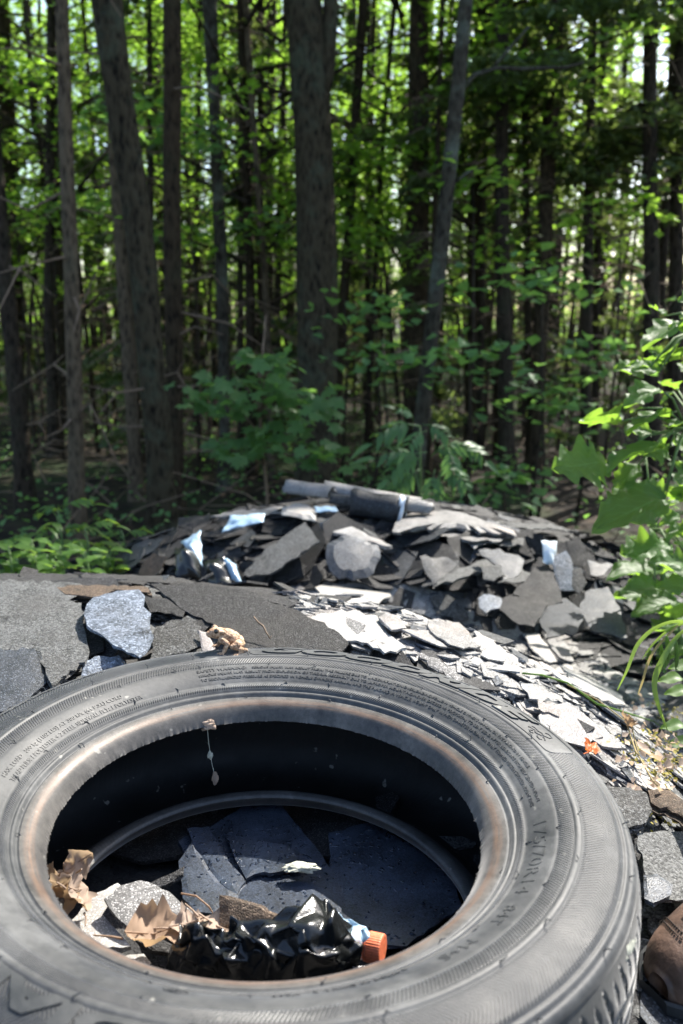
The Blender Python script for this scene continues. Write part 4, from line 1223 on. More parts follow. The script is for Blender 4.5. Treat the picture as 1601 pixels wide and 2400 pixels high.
# the far heap: pieces seen one by one on its top and front
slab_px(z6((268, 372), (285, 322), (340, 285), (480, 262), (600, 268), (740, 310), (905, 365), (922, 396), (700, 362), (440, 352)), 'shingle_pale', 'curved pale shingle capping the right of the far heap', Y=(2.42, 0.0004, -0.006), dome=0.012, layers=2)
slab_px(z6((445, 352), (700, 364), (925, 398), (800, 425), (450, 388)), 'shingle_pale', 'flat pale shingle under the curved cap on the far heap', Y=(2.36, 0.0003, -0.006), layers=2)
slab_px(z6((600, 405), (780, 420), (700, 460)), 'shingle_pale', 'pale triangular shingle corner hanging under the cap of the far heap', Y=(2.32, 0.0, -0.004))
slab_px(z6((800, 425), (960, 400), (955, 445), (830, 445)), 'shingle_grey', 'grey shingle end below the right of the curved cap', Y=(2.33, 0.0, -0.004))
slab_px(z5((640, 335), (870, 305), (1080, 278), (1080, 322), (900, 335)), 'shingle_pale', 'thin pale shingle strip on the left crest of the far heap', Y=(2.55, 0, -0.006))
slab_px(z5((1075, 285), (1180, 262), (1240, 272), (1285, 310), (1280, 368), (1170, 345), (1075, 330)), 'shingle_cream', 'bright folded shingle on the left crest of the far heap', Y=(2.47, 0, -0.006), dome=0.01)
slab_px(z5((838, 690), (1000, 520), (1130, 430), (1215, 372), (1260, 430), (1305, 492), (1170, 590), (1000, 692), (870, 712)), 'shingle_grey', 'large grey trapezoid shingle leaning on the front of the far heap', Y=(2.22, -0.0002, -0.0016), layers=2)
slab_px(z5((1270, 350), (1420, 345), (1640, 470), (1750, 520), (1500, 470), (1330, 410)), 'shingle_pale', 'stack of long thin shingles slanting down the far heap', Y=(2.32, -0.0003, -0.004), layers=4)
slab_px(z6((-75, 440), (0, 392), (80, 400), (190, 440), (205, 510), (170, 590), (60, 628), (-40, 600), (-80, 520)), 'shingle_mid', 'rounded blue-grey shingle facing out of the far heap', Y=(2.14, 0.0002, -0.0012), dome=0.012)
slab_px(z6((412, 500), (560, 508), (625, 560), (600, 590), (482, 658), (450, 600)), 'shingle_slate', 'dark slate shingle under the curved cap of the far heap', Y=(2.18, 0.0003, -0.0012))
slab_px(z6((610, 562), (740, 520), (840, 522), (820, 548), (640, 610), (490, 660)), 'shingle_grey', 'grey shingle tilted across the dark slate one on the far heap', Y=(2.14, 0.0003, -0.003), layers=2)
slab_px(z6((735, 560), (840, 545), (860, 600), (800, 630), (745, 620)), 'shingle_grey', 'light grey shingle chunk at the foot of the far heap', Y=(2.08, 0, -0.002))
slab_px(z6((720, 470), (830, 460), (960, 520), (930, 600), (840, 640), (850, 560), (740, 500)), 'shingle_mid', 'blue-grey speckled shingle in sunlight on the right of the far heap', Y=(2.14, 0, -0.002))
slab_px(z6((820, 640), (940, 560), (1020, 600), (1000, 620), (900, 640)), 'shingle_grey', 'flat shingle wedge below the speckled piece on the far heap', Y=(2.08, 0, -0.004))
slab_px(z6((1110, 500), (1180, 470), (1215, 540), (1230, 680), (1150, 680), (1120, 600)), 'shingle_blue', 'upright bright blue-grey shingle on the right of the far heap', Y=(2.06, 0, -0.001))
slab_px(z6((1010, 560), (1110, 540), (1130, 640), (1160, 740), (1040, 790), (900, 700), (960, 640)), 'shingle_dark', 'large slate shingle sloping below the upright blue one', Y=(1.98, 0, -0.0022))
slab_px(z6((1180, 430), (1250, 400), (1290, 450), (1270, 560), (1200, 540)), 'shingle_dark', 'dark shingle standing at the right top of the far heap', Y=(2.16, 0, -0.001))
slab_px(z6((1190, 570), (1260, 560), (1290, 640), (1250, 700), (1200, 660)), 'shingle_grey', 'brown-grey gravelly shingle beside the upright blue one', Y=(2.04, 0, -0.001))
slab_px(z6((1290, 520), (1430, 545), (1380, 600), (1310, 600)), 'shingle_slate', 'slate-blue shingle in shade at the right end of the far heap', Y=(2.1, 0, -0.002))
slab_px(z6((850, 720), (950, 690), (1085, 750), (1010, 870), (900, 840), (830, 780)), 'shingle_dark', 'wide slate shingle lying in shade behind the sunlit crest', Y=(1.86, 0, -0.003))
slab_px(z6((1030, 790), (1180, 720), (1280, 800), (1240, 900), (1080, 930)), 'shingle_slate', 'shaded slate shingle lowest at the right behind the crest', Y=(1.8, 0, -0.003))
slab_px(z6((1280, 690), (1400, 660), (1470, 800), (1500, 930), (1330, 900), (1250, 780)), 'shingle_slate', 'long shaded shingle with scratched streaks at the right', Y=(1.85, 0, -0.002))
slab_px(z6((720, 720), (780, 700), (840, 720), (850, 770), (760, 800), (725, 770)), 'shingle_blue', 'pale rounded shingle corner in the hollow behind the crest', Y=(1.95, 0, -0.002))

# many alike fragments: sampled over zones of the pile, each its own piece
FR_MESH = []
for i in range(26):
    k = random.randint(5, 8)
    el = random.uniform(0.38, 0.85)
    an0 = random.random() * 6.28
    pl = []
    for j in range(k):
        a = an0 + 2 * math.pi * (j + random.uniform(-.3, .3)) / k
        r = random.uniform(0.72, 1.1)
        pl.append((math.cos(a) * r * 0.5, math.sin(a) * r * 0.5 * el))
    pl = torn(pl, 0.05, 0.20)[:18]
    bend = random.uniform(-.16, .16)
    top = [(x, y, bend * x * x * 2) for x, y in pl]
    FR_MESH.append(slab_mesh('shingle', top, np.array([0, 0, 1.0]), 0.05, 0.0, 0.006))
FR_BY = {}
def frag(P, n, size, mat, yaw, thick, label, group):
    i = random.randrange(26)
    key = (i, mat)
    if key not in FR_BY:
        m = two(FR_MESH[i].copy(), mat); FR_BY[key] = m
    o = link('shingle', FR_BY[key], None, None, tuple(P))
    q = Vector(n).normalized().to_track_quat('Z', 'Y')
    o.rotation_mode = 'QUATERNION'
    o.rotation_quaternion = q @ Matrix.Rotation(yaw, 4, 'Z').to_quaternion()
    o.scale = (size, size, thick / 0.05)
    tag(o, label, 'shingle', group)
    return o

def inside(pt, poly):
    x, y = pt; c = False
    for i in range(len(poly)):
        x1, y1 = poly[i]; x2, y2 = poly[i - 1]
        if (y1 > y) != (y2 > y) and x < (x2 - x1) * (y - y1) / (y2 - y1) + x1:
            c = not c
    return c

def scatter_px(poly, count, mats, size, label, group, jit, liftr, far=False, yawc=None):
    us = [p[0] for p in poly]; vs_ = [p[1] for p in poly]
    k = 0
    while k < count:
        u, v = random.uniform(min(us), max(us)), random.uniform(min(vs_), max(vs_))
        if not inside((u, v), poly):
            continue
        k += 1
        P = on_H(u, v)
        n = normal_H(P[0], P[1]) + Vector((random.gauss(0, jit), random.gauss(0, jit), random.gauss(0, jit * .5)))
        n.normalize()
        s_ = random.uniform(*size)
        yaw = random.random() * 6.28 if yawc is None else random.gauss(yawc, 0.45)
        frag(P + np.array(n) * random.uniform(*liftr), n, s_, random.choice(mats), yaw, random.uniform(0.002, 0.0032), label, group)

SWATH = z2((-330, 100), (0, 105), (510, 205), (700, 290), (830, 335), (930, 345), (1180, 480), (1400, 650), (1600, 830), (1640, 1000), (1500, 1150), (1300, 1080), (1150, 930), (960, 790), (700, 620), (400, 480), (200, 455), (-60, 380), (-250, 200))
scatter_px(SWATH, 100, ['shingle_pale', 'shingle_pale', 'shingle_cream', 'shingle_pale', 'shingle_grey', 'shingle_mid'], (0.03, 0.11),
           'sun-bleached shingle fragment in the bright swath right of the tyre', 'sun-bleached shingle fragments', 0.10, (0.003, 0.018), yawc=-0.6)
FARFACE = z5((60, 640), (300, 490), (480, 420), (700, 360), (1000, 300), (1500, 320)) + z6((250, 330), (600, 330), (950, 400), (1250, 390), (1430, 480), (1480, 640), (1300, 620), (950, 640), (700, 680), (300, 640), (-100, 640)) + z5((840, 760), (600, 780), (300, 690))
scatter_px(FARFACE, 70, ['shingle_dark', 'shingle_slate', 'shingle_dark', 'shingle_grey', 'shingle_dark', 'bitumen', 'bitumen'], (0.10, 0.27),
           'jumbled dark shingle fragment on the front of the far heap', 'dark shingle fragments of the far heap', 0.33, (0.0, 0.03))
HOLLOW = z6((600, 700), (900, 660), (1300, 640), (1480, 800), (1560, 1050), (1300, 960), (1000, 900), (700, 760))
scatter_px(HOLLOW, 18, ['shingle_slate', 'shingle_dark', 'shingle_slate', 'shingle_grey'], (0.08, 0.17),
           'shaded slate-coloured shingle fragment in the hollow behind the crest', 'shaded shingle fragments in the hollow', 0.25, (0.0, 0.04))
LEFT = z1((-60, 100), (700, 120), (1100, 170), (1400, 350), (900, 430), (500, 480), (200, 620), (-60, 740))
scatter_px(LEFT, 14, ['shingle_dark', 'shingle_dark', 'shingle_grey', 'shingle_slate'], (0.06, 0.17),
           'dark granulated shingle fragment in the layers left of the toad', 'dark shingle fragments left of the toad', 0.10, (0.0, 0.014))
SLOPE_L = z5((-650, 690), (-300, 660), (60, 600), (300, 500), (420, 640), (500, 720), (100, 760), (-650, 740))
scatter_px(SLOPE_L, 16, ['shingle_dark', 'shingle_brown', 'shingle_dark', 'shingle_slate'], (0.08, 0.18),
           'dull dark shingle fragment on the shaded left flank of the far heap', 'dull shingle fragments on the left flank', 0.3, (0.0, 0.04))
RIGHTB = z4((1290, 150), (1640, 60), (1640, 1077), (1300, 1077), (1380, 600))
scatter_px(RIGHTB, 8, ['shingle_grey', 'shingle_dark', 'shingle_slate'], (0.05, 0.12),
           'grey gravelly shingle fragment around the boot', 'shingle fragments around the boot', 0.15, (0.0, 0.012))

# crumbs and slivers nobody would count
rng = np.random.default_rng(17)
def crumbs(name, zones, count, size, mat, jit, lift):
    V = []; F = []; MI = []
    k = 0
    us = [p[0] for z in zones for p in z]; vs_ = [p[1] for z in zones for p in z]
    while k < count:
        u, v = random.uniform(min(us), max(us)), random.uniform(min(vs_), max(vs_))
        if not any(inside((u, v), z) for z in zones):
            continue
        k += 1
        P = on_H(u, v)
        n = normal_H(P[0], P[1]); q = (n + Vector(rng.normal(size=3) * jit)).normalized().to_track_quat('Z', 'Y')
        s_ = size[0] + (size[1] - size[0]) * random.random() ** 2
        el = random.uniform(.3, .9); a0 = random.random() * 6.28
        kk = random.randint(4, 7)
        top = [q @ Vector((math.cos(a0 + 6.283 * j / kk) * s_ * random.uniform(.4, .6), math.sin(a0 + 6.283 * j / kk) * s_ * el * random.uniform(.4, .6), 0)) for j in range(kk)]
        c = Vector(P) + n * random.uniform(*lift)
        nn = q @ Vector((0, 0, 0.003))
        b = len(V)
        V += [c + t for t in top] + [c + t - nn for t in top]
        F += [[b + j for j in range(kk)]] + [[b + j, b + j + kk, b + (j + 1) % kk + kk, b + (j + 1) % kk] for j in range(kk)]
        MI += [0] + [1] * kk
    me = mesh_from(name, V, F)
    me.polygons.foreach_set('material_index', MI)
    struct(link(name, two(me, mat)), 'stuff')
crumbs('pale_shingle_crumbs', [SWATH], 2100, (0.010, 0.070), 'shingle_pale', 0.11, (0.001, 0.010))
crumbs('cream_shingle_crumbs', [SWATH], 800, (0.012, 0.080), 'shingle_cream', 0.10, (0.001, 0.011))
crumbs('dark_shingle_crumbs', [FARFACE, HOLLOW, SLOPE_L], 1500, (0.02, 0.14), 'shingle_dark', 0.3, (0.0, 0.02))
crumbs('slate_shingle_crumbs', [SWATH], 420, (0.01, 0.06), 'shingle_mid', 0.1, (0.001, 0.012))
crumbs('grey_shingle_crumbs', [LEFT, RIGHTB], 350, (0.008, 0.05), 'shingle_grey', 0.12, (0.001, 0.01))

# broken shingle debris all over the rest of the mound
def debris_cover(name, count, size, mat, seed):
    rr = random.Random(seed)
    V = []; F = []; MI = []
    k = 0
    while k < count:
        x, y = rr.uniform(-2.2, 2.1), rr.uniform(-0.9, 3.5)
        if H(x, y) < 0.12 or math.hypot(x - TX, y - TY) < 0.22:
            continue
        k += 1
        n = normal_H(x, y); q = (n + Vector((rr.gauss(0, .12), rr.gauss(0, .12), 0))).normalized().to_track_quat('Z', 'Y')
        s_ = size[0] + (size[1] - size[0]) * rr.random() ** 2; el = rr.uniform(.4, .95); a0 = rr.random() * 6.28; kk = rr.randint(5, 8)
        top = [q @ Vector((math.cos(a0 + 6.283 * j / kk) * s_ * rr.uniform(.36, .6), math.sin(a0 + 6.283 * j / kk) * s_ * el * rr.uniform(.36, .6), 0)) for j in range(kk)]
        c = Vector((x, y, H(x, y))) + n * rr.uniform(-0.004, 0.006); nn = q @ Vector((0, 0, 0.004))
        b = len(V)
        V += [c + t for t in top] + [c + t - nn for t in top]
        F += [[b + j for j in range(kk)]] + [[b + j, b + j + kk, b + (j + 1) % kk + kk, b + (j + 1) % kk] for j in range(kk)]
        MI += [0] + [1] * kk
    me = mesh_from(name, V, F)
    me.polygons.foreach_set('material_index', MI)
    struct(link(name, two(me, mat)), 'stuff')
debris_cover('dark_shingle_debris', 2600, (0.04, 0.22), 'shingle_dark', 1)
debris_cover('grey_shingle_debris', 1300, (0.03, 0.16), 'shingle_grey', 2)
debris_cover('slate_shingle_debris', 800, (0.03, 0.14), 'shingle_slate', 3)

# ------------------------------------------------------------------ rolls and plastic on the far heap
def curled(p0, p1, rad, a0, a1, mat, label, thick=0.004, taper=1.0, n=14, name='rolled_shingle', rot=None):
    """a sheet bent about the axis p0-p1"""
    p0, p1 = Vector(p0), Vector(p1)
    ax = (p1 - p0).normalized()
    up = Vector((0, 0, 1)); up = (up - ax * up.dot(ax)).normalized(); sd = ax.cross(up)
    V = []; F = []
    m = 7
    for i in range(m + 1):
        t = i / m
        c = p0.lerp(p1, t)
        r0 = rad * (1 + (taper - 1) * t)
        for j in range(n + 1):
            a = a0 + (a1 - a0) * j / n
            r = r0 * (1 - 0.10 * j / n)
            w = 1 + 0.16 * vnoise((t * 2.2, j * .22, rad * 50)) + 0.05 * vnoise((t * 7, j * .6, rad * 90))
            V.append(c + (sd * math.cos(a) + up * math.sin(a)) * r * w + ax * (0.012 * vnoise((j * .5, 2 + i * 0, rad * 90)) if i in (0, m) else 0))
    nn = len(V)
    for i in range(m + 1):
        for j in range(n + 1):
            p = V[i * (n + 1) + j]; c = p0.lerp(p1, i / m)
            d = (p - c); d = (d - ax * d.dot(ax)).normalized()
            V.append(p - d * thick)
    q = lambda i, j: i * (n + 1) + j
    for i in range(m):
        for j in range(n):
            F.append((q(i, j), q(i + 1, j), q(i + 1, j + 1), q(i, j + 1)))
            F.append((nn + q(i, j), nn + q(i, j + 1), nn + q(i + 1, j + 1), nn + q(i + 1, j)))
        F.append((q(i, 0), nn + q(i, 0), nn + q(i + 1, 0), q(i + 1, 0)))
        F.append((q(i, n), q(i + 1, n), nn + q(i + 1, n), nn + q(i, n)))
    for j in range(n):
        F.append((q(0, j), q(0, j + 1), nn + q(0, j + 1), nn + q(0, j)))
        F.append((q(m, j), nn + q(m, j), nn + q(m, j + 1), q(m, j + 1)))
    o = build(name, V, F, M[mat], None, True)
    if label:
        tag(o, label, 'shingle', SH_GROUP)
    return o
curled(at(672, 1152, 2.62), at(778, 1166, 2.58), 0.040, R(5), R(165), 'shingle_pale', 'short pale half-rolled shingle at the left end on top of the far heap', taper=1.0)
curled(at(760, 1152, 2.66), at(985, 1186, 2.58), 0.036, R(0), R(170), 'shingle_pale', 'long pale rolled shingle lying across the top of the far heap', taper=0.8)
r3 = curled(at(828, 1178, 2.50), at(945, 1196, 2.46), 0.046, R(-60), R(280), 'shingle_slate', 'thick dark roll of shingle with a shiny band on top of the far heap', taper=0.9)
curled(at(938, 1194, 2.462), at(950, 1197, 2.458), 0.0455, R(-60), R(285), 'tape', None, name='shiny_band').parent = r3
curled(at(950, 1190, 2.48), at(1012, 1198, 2.46), 0.028, R(-10), R(200), 'shingle_pale', 'pale shingle end poking out right of the dark roll')
curled(at(775, 1172, 2.55), at(840, 1182, 2.53), 0.022, R(-20), R(200), 'shingle_grey', 'small grey rolled shingle wedged left of the dark roll')
slab_px(z6((820, 325), (1000, 330), (1160, 345), (1250, 372), (1120, 362), (960, 350)), 'shingle_grey', 'thin grey shingle sheet along the right crest of the far heap', Y=(2.5, 0.0003, -0.006))

def crumple(name, pts, Y, mat, label, amp, freq, cat, nu=22, nv=14, seed=0, thick=True):
    """crumpled film spanning four photograph corners (top-left, top-right, bottom-right, bottom-left) at depths Y"""
    c = [at(u, v, y) for (u, v), y in zip(pts, Y)]
    V = []
    n = np.cross(c[1] - c[0], c[3] - c[0]); n /= np.linalg.norm(n)
    if (CAM - c[0]) @ n < 0:
        n = -n
    for j in range(nv + 1):
        for i in range(nu + 1):
            s_, t = i / nu, j / nv
            p = (c[0] * (1 - s_) + c[1] * s_) * (1 - t) + (c[3] * (1 - s_) + c[2] * s_) * t
            dd = mnoise.voronoi(Vector(p) * freq + Vector((seed, 0, 0)))[0]
            h = (dd[1] - dd[0]) * amp + 0.5 * amp * vnoise(p + seed, freq * .6) + amp * math.sin(math.pi * s_) * math.sin(math.pi * t) * 1.2
            edge = 1.0
            p = p + n * h * edge + 0.25 * amp * np.array([vnoise(p, freq * 2), vnoise(p + 7, freq * 2), vnoise(p + 3, freq * 2)])
            V.append(p)
    F = []
    for j in range(nv):
        for i in range(nu):
            a = j * (nu + 1) + i
            F.append((a, a + 1, a + nu + 2, a + nu + 1))
    o = build(name, V, F, M[mat], None, True)
    sm = o.modifiers.new('s', 'SOLIDIFY'); sm.thickness = 0.0006
    tag(o, label, cat)
    return o
crumple('plastic_scrap', z5((455, 500), (575, 425), (592, 655), (560, 600)), (2.2, 2.2, 2.1, 2.1), 'blue_plastic', 'light blue plastic film folded over the left of the far heap', 0.012, 26, 'plastic', seed=1)
crumple('plastic_scrap', z5((420, 540), (560, 560), (590, 740), (440, 730)), (2.16, 2.14, 2.06, 2.06), 'black_plastic', 'black plastic bag bulging below the light blue film', 0.03, 14, 'plastic', seed=2)
crumple('plastic_scrap', z5((760, 350), (970, 325), (960, 372), (700, 440)), (2.42, 2.42, 2.36, 2.34), 'blue_plastic', 'strip of pale blue plastic draped over the crest of the far heap', 0.01, 22, 'plastic', seed=3)
crumple('plastic_scrap', z5((715, 600), (790, 640), (840, 790), (760, 720)), (2.12, 2.1, 2.02, 2.06), 'blue_plastic', 'narrow twist of blue plastic at the foot of the far heap', 0.012, 30, 'plastic', seed=4)
crumple('plastic_scrap', z5((1270, 290), (1400, 285), (1420, 312), (1280, 318)), (2.46, 2.46, 2.42, 2.42), 'blue_plastic', 'shiny blue plastic bit under the rolls on the far heap', 0.006, 30, 'plastic', nu=10, nv=6, seed=5)
crumple('plastic_scrap', z5((600, 620), (720, 600), (790, 770), (640, 780)), (2.14, 2.12, 2.04, 2.04), 'black_plastic', 'glossy black film left of the narrow blue twist', 0.02, 18, 'plastic', seed=6)
crumple('plastic_scrap', z6((1050, 420), (1130, 430), (1120, 545), (1060, 540)), (2.15, 2.15, 2.08, 2.08), 'tape', 'clear glinting plastic at the right of the far heap', 0.012, 30, 'plastic', nu=12, nv=10, seed=7)

# ------------------------------------------------------------------ litter inside the tyre
def tw(u, v, z):
    return np.array(TMAT @ tpt(u, v, z))
def crumple_w(name, grid, mat, label, amp, cat, nu, nv, seed):
    """crumpled film: coarse random facets over a grid of world points, creases softened a little"""
    G = np.array(grid); rws, cls = G.shape[:2]
    rr = np.random.default_rng(seed)
    V = []
    for j in range(nv + 1):
        for i in range(nu + 1):
            a = i / nu * (cls - 1); b = j / nv * (rws - 1)
            i0 = min(int(a), cls - 2); j0 = min(int(b), rws - 2); fa, fb = a - i0, b - j0
            p = (G[j0, i0] * (1 - fa) + G[j0, i0 + 1] * fa) * (1 - fb) + (G[j0 + 1, i0] * (1 - fa) + G[j0 + 1, i0 + 1] * fa) * fb
            V.append(p + rr.normal(size=3) * amp * np.array([.6, .6, 1.0]))
    F = []
    for j in range(nv):
        for i in range(nu):
            a = j * (nu + 1) + i
            if rr.random() < .5:
                F += [(a, a + 1, a + nu + 2), (a, a + nu + 2, a + nu + 1)]
            else:
                F += [(a, a + 1, a + nu + 1), (a + 1, a + nu + 2, a + nu + 1)]
    me = mesh_from(name, V, F, True)
    bm = bmesh.new(); bm.from_mesh(me)
    bmesh.ops.subdivide_edges(bm, edges=bm.edges[:], cuts=3, use_grid_fill=True)
    for v in bm.verts:
        v.co += Vector((0, 0, 0.0007 * mnoise.noise(v.co * 130) + 0.0004 * mnoise.noise(v.co * 330)))
    bmesh.ops.smooth_vert(bm, verts=bm.verts[:], factor=0.18, use_axis_x=True, use_axis_y=True, use_axis_z=True)
    bm.to_mesh(me); bm.free()
    me.polygons.foreach_set('use_smooth', [True] * len(me.polygons))
    o = link(name, me, M[mat])
    sm = o.modifiers.new('s', 'SOLIDIFY'); sm.thickness = 0.0004
    return tag(o, label, cat)
bag = [[tw(425, 2190, -.035), tw(455, 2178, -.020), tw(510, 2212, -.024), tw(548, 2195, -.018), tw(640, 2190, -.012), tw(720, 2140, -.004), tw(775, 2142, -.004), tw(815, 2190, -.02)],
       [tw(405, 2225, -.035), tw(460, 2215, -.010), tw(510, 2250, -.022), tw(560, 2220, -.008), tw(640, 2225, -.004), tw(700, 2190, .004), tw(780, 2200, .002), tw(835, 2240, -.02)],
       [tw(388, 2262, -.045), tw(450, 2260, -.022), tw(510, 2290, -.03), tw(580, 2270, -.016), tw(640, 2290, -.016), tw(700, 2270, -.010), tw(790, 2270, -.012), tw(850, 2275, -.035)],
       [tw(370, 2300, -.06), tw(440, 2330, -.055), tw(500, 2345, -.055), tw(570, 2350, -.055), tw(640, 2350, -.055), tw(710, 2345, -.055), tw(790, 2340, -.055), tw(855, 2315, -.06)]]
for row in bag[:3]:
    for p in row:
        p += np.array([0, 0.004, 0.007])
crumple_w('plastic_bag', bag, 'black_plastic', 'crumpled shiny black plastic bag inside the tyre', 0.0055, 'plastic bag', 20, 9, 3)
film = [[tw(690, 2142, -.028), tw(760, 2136, -.020), tw(820, 2150, -.016), tw(868, 2185, -.020)], [tw(700, 2170, -.03), tw(770, 2165, -.018), tw(830, 2180, -.016), tw(862, 2215, -.022)]]
crumple_w('plastic_film', film, 'blue_plastic', 'pale blue plastic film between the black bag and the orange cap', 0.0025, 'plastic', 10, 5, 4)

def rev(name, prof, n, mat, parent, ridges=0):
    vs = []; fs = []
    for k, (r, z) in enumerate(prof):
        for i in range(n):
            a = 2 * math.pi * i / n
            rr = r * (1 + (0.022 if (ridges and i % 2) and r > 0.010 and 0 < k < len(prof) - 1 else 0))
            vs.append((rr * math.cos(a), rr * math.sin(a), z))
    for k in range(len(prof) - 1):
        for i in range(n):
            fs.append((k * n + i, k * n + (i + 1) % n, (k + 1) * n + (i + 1) % n, (k + 1) * n + i))
    fs.append(tuple(range(n - 1, -1, -1))); fs.append(tuple((len(prof) - 1) * n + i for i in range(n)))
    return build(name, vs, fs, mat, parent, smooth=not ridges)
capc = Vector(tw(880, 2222, -.037)); neck = Vector(tw(800, 2205, -.040))
bot = empty('bottle', tuple(capc))
bot.scale = (0.64, 0.64, 0.64)
bot.rotation_mode = 'QUATERNION'
bot.rotation_quaternion = (capc - neck).normalized().to_track_quat('Z', 'Y')
rev('bottle_body', [(0.018, -0.095), (0.020, -0.09), (0.0215, -0.05), (0.0205, -0.034), (0.0185, -0.022), (0.0165, -0.014), (0.0155, -0.010), (0.0155, -0.001)], 32, M['bottle'], bot)
cp = rev('cap', [(0.0172, -0.009), (0.0182, -0.0085), (0.0182, 0.008), (0.0176, 0.0098), (0.0160, 0.0104)], 72, M['orange_cap'], bot, ridges=1)
rev('cap_ring', [(0.0176, -0.0125), (0.0178, -0.0122), (0.0178, -0.0102), (0.0176, -0.0099)], 48, M['orange_cap'], cp)
tag(bot, 'pale plastic bottle with a ribbed orange cap under the black bag', 'bottle')

def dry_leaf(loc, size, rot, mat, label, seed, curl=0.6):
    rr = random.Random(seed)
    V = []; F = []
    nu, nv = 12, 8
    for j in range(nv + 1):
        t = j / nv * 2 - 1
        for i in range(nu + 1):
            s_ = i / nu
            w = math.sin(math.pi * min(1, s_ * 1.02)) ** 0.7 * (0.42 + 0.07 * math.sin(s_ * 13 + seed) + 0.04 * math.sin(s_ * 31 + 2 * seed + 3 * t))
            x = s_ - .5; y = t * w
            z = curl * (1.3 * y * y + 0.5 * x * x) + 0.22 * vnoise((x * 4, y * 4, seed)) + 0.10 * vnoise((x * 9, y * 9, seed))
            V.append((x * size, y * size, z * size))
    for j in range(nv):
        for i in range(nu):
            a = j * (nu + 1) + i
            F.append((a, a + 1, a + nu + 2, a + nu + 1))
    root = empty('dry_leaf', tuple(loc)); root.rotation_euler = rot
    build('blade', V, F, M[mat], root, True)
    mb = MB(); mb.tube([(-.5 * size, 0, .0), (-.68 * size, .03 * size, .05 * size), (-.95 * size, .14 * size, .02 * size)], [0.0011, 0.0009, 0.0007], 6)
    mb.tube([(-.5 * size, 0, curl * .12 * size), (0, 0, 0.012 * size + .08 * size * vnoise((0, 0, seed))), (.45 * size, 0, curl * .11 * size)], [0.0009, 0.0008, 0.0004], 5)
    mb.build('stalk', M[mat], root)
    return tag(root, label, 'leaf')
cl = [(185, 2020, -.03, .035), (160, 2045, -.04, .03), (140, 2075, -.035, .034), (175, 2085, -.03, .036), (150, 2110, -.045, .034), (125, 2050, -.04, .028), (190, 2105, -.04, .030)]
names = ['curled dry leaf topmost of the clump at the left inside the tyre', 'crinkled brown leaf second in the clump inside the tyre', 'folded tan leaf at the left of the clump inside the tyre',
         'upright tan leaf at the right of the clump inside the tyre', 'flat brown leaf low in the clump inside the tyre', 'small leaf scrap tucked under the tyre bead', 'lowest dry leaf of the clump by the white shingle']
for i, ((u, v, z, sz), nm) in enumerate(zip(cl, names)):
    dry_leaf(tw(u, v, z), sz * 0.85, (R(random.uniform(20, 75)), R(random.uniform(-40, 40)), R(random.uniform(0, 360))), ['dry_pale', 'dry_leaf', 'dry_pale'][i % 3], nm, i + 1, 0.9)
dry_leaf(tw(440, 2165, -.030), 0.030, (R(6), R(-8), R(12)), 'dry_pale', 'orange-brown dry leaf on the sunlit shingle inside the tyre', 21, 0.7)
dry_leaf(tw(510, 2172, -.028), 0.038, (R(-8), R(10), R(-25)), 'dry_pale', 'pale dry leaf reaching from the orange-brown leaf to the bag', 22, 0.6)
dry_leaf(tw(360, 2190, -.036), 0.05, (R(10), R(10), R(25)), 'dry_leaf', 'thin shrivelled leaf at the left end of the dry leaves by the bag', 23, 1.2)
mb = MB(); mb.tube([tw(425, 2094, -.034), tw(460, 2100, -.028), tw(490, 2125, -.03), tw(505, 2150, -.04)], [0.0008, 0.0009, 0.0008, 0.0005], 6)
tag(mb.build('leaf_stalk', M['dry_leaf']), 'thin bent brown leaf stalk arching over the tyre floor', 'leaf stalk')
def lump(name, loc, sx, sy, sz, mat, label, cat, seed, parent=None):
    bm = bmesh.new(); bmesh.ops.create_icosphere(bm, subdivisions=3, radius=1)
    for v in bm.verts:
        k = 1 + 0.55 * mnoise.noise(v.co * 1.7 + Vector((seed, 0, 0))) + 0.25 * mnoise.noise(v.co * 5 + Vector((seed, 0, 0)))
        v.co = Vector((v.co.x * sx, v.co.y * sy, v.co.z * sz)) * k
    me = bpy.data.meshes.new(name); bm.to_mesh(me); bm.free()
    o = link(name, me, M[mat], parent, tuple(loc))
    return tag(o, label, cat) if label else o
lump('fluff', tw(708, 2034, -.052), 0.016, 0.006, 0.004, 'lint', 'pale tuft of lint on the wet shingle inside the tyre', 'fluff', 2)
# scrap of dead leaf hanging from the bead on a thread
hang = empty('hanging_scrap', tuple(tw(485, 1698, .046)))
ho = np.array(hang.location)
mb = MB(); mb.tube([(0, 0, 0.004), (0.001, 0, -0.02), (0.004, -0.001, -0.045), (0.008, -0.002, -0.065)], 0.0004, 4); mb.build('thread', M['lint'], hang)
lump('scrap', (0, -0.001, 0.0), 0.009, 0.004, 0.005, 'dry_pale', None, None, 3, hang)
lump('scrap', (0.002, 0, -0.035), 0.0025, 0.0015, 0.004, 'lint', None, None, 4, hang)
lump('scrap', (0.007, -0.002, -0.060), 0.003, 0.0015, 0.007, 'dry_pale', None, None, 5, hang)
tag(hang, 'dead leaf scraps hanging on a thread from the far bead', 'leaf scrap')

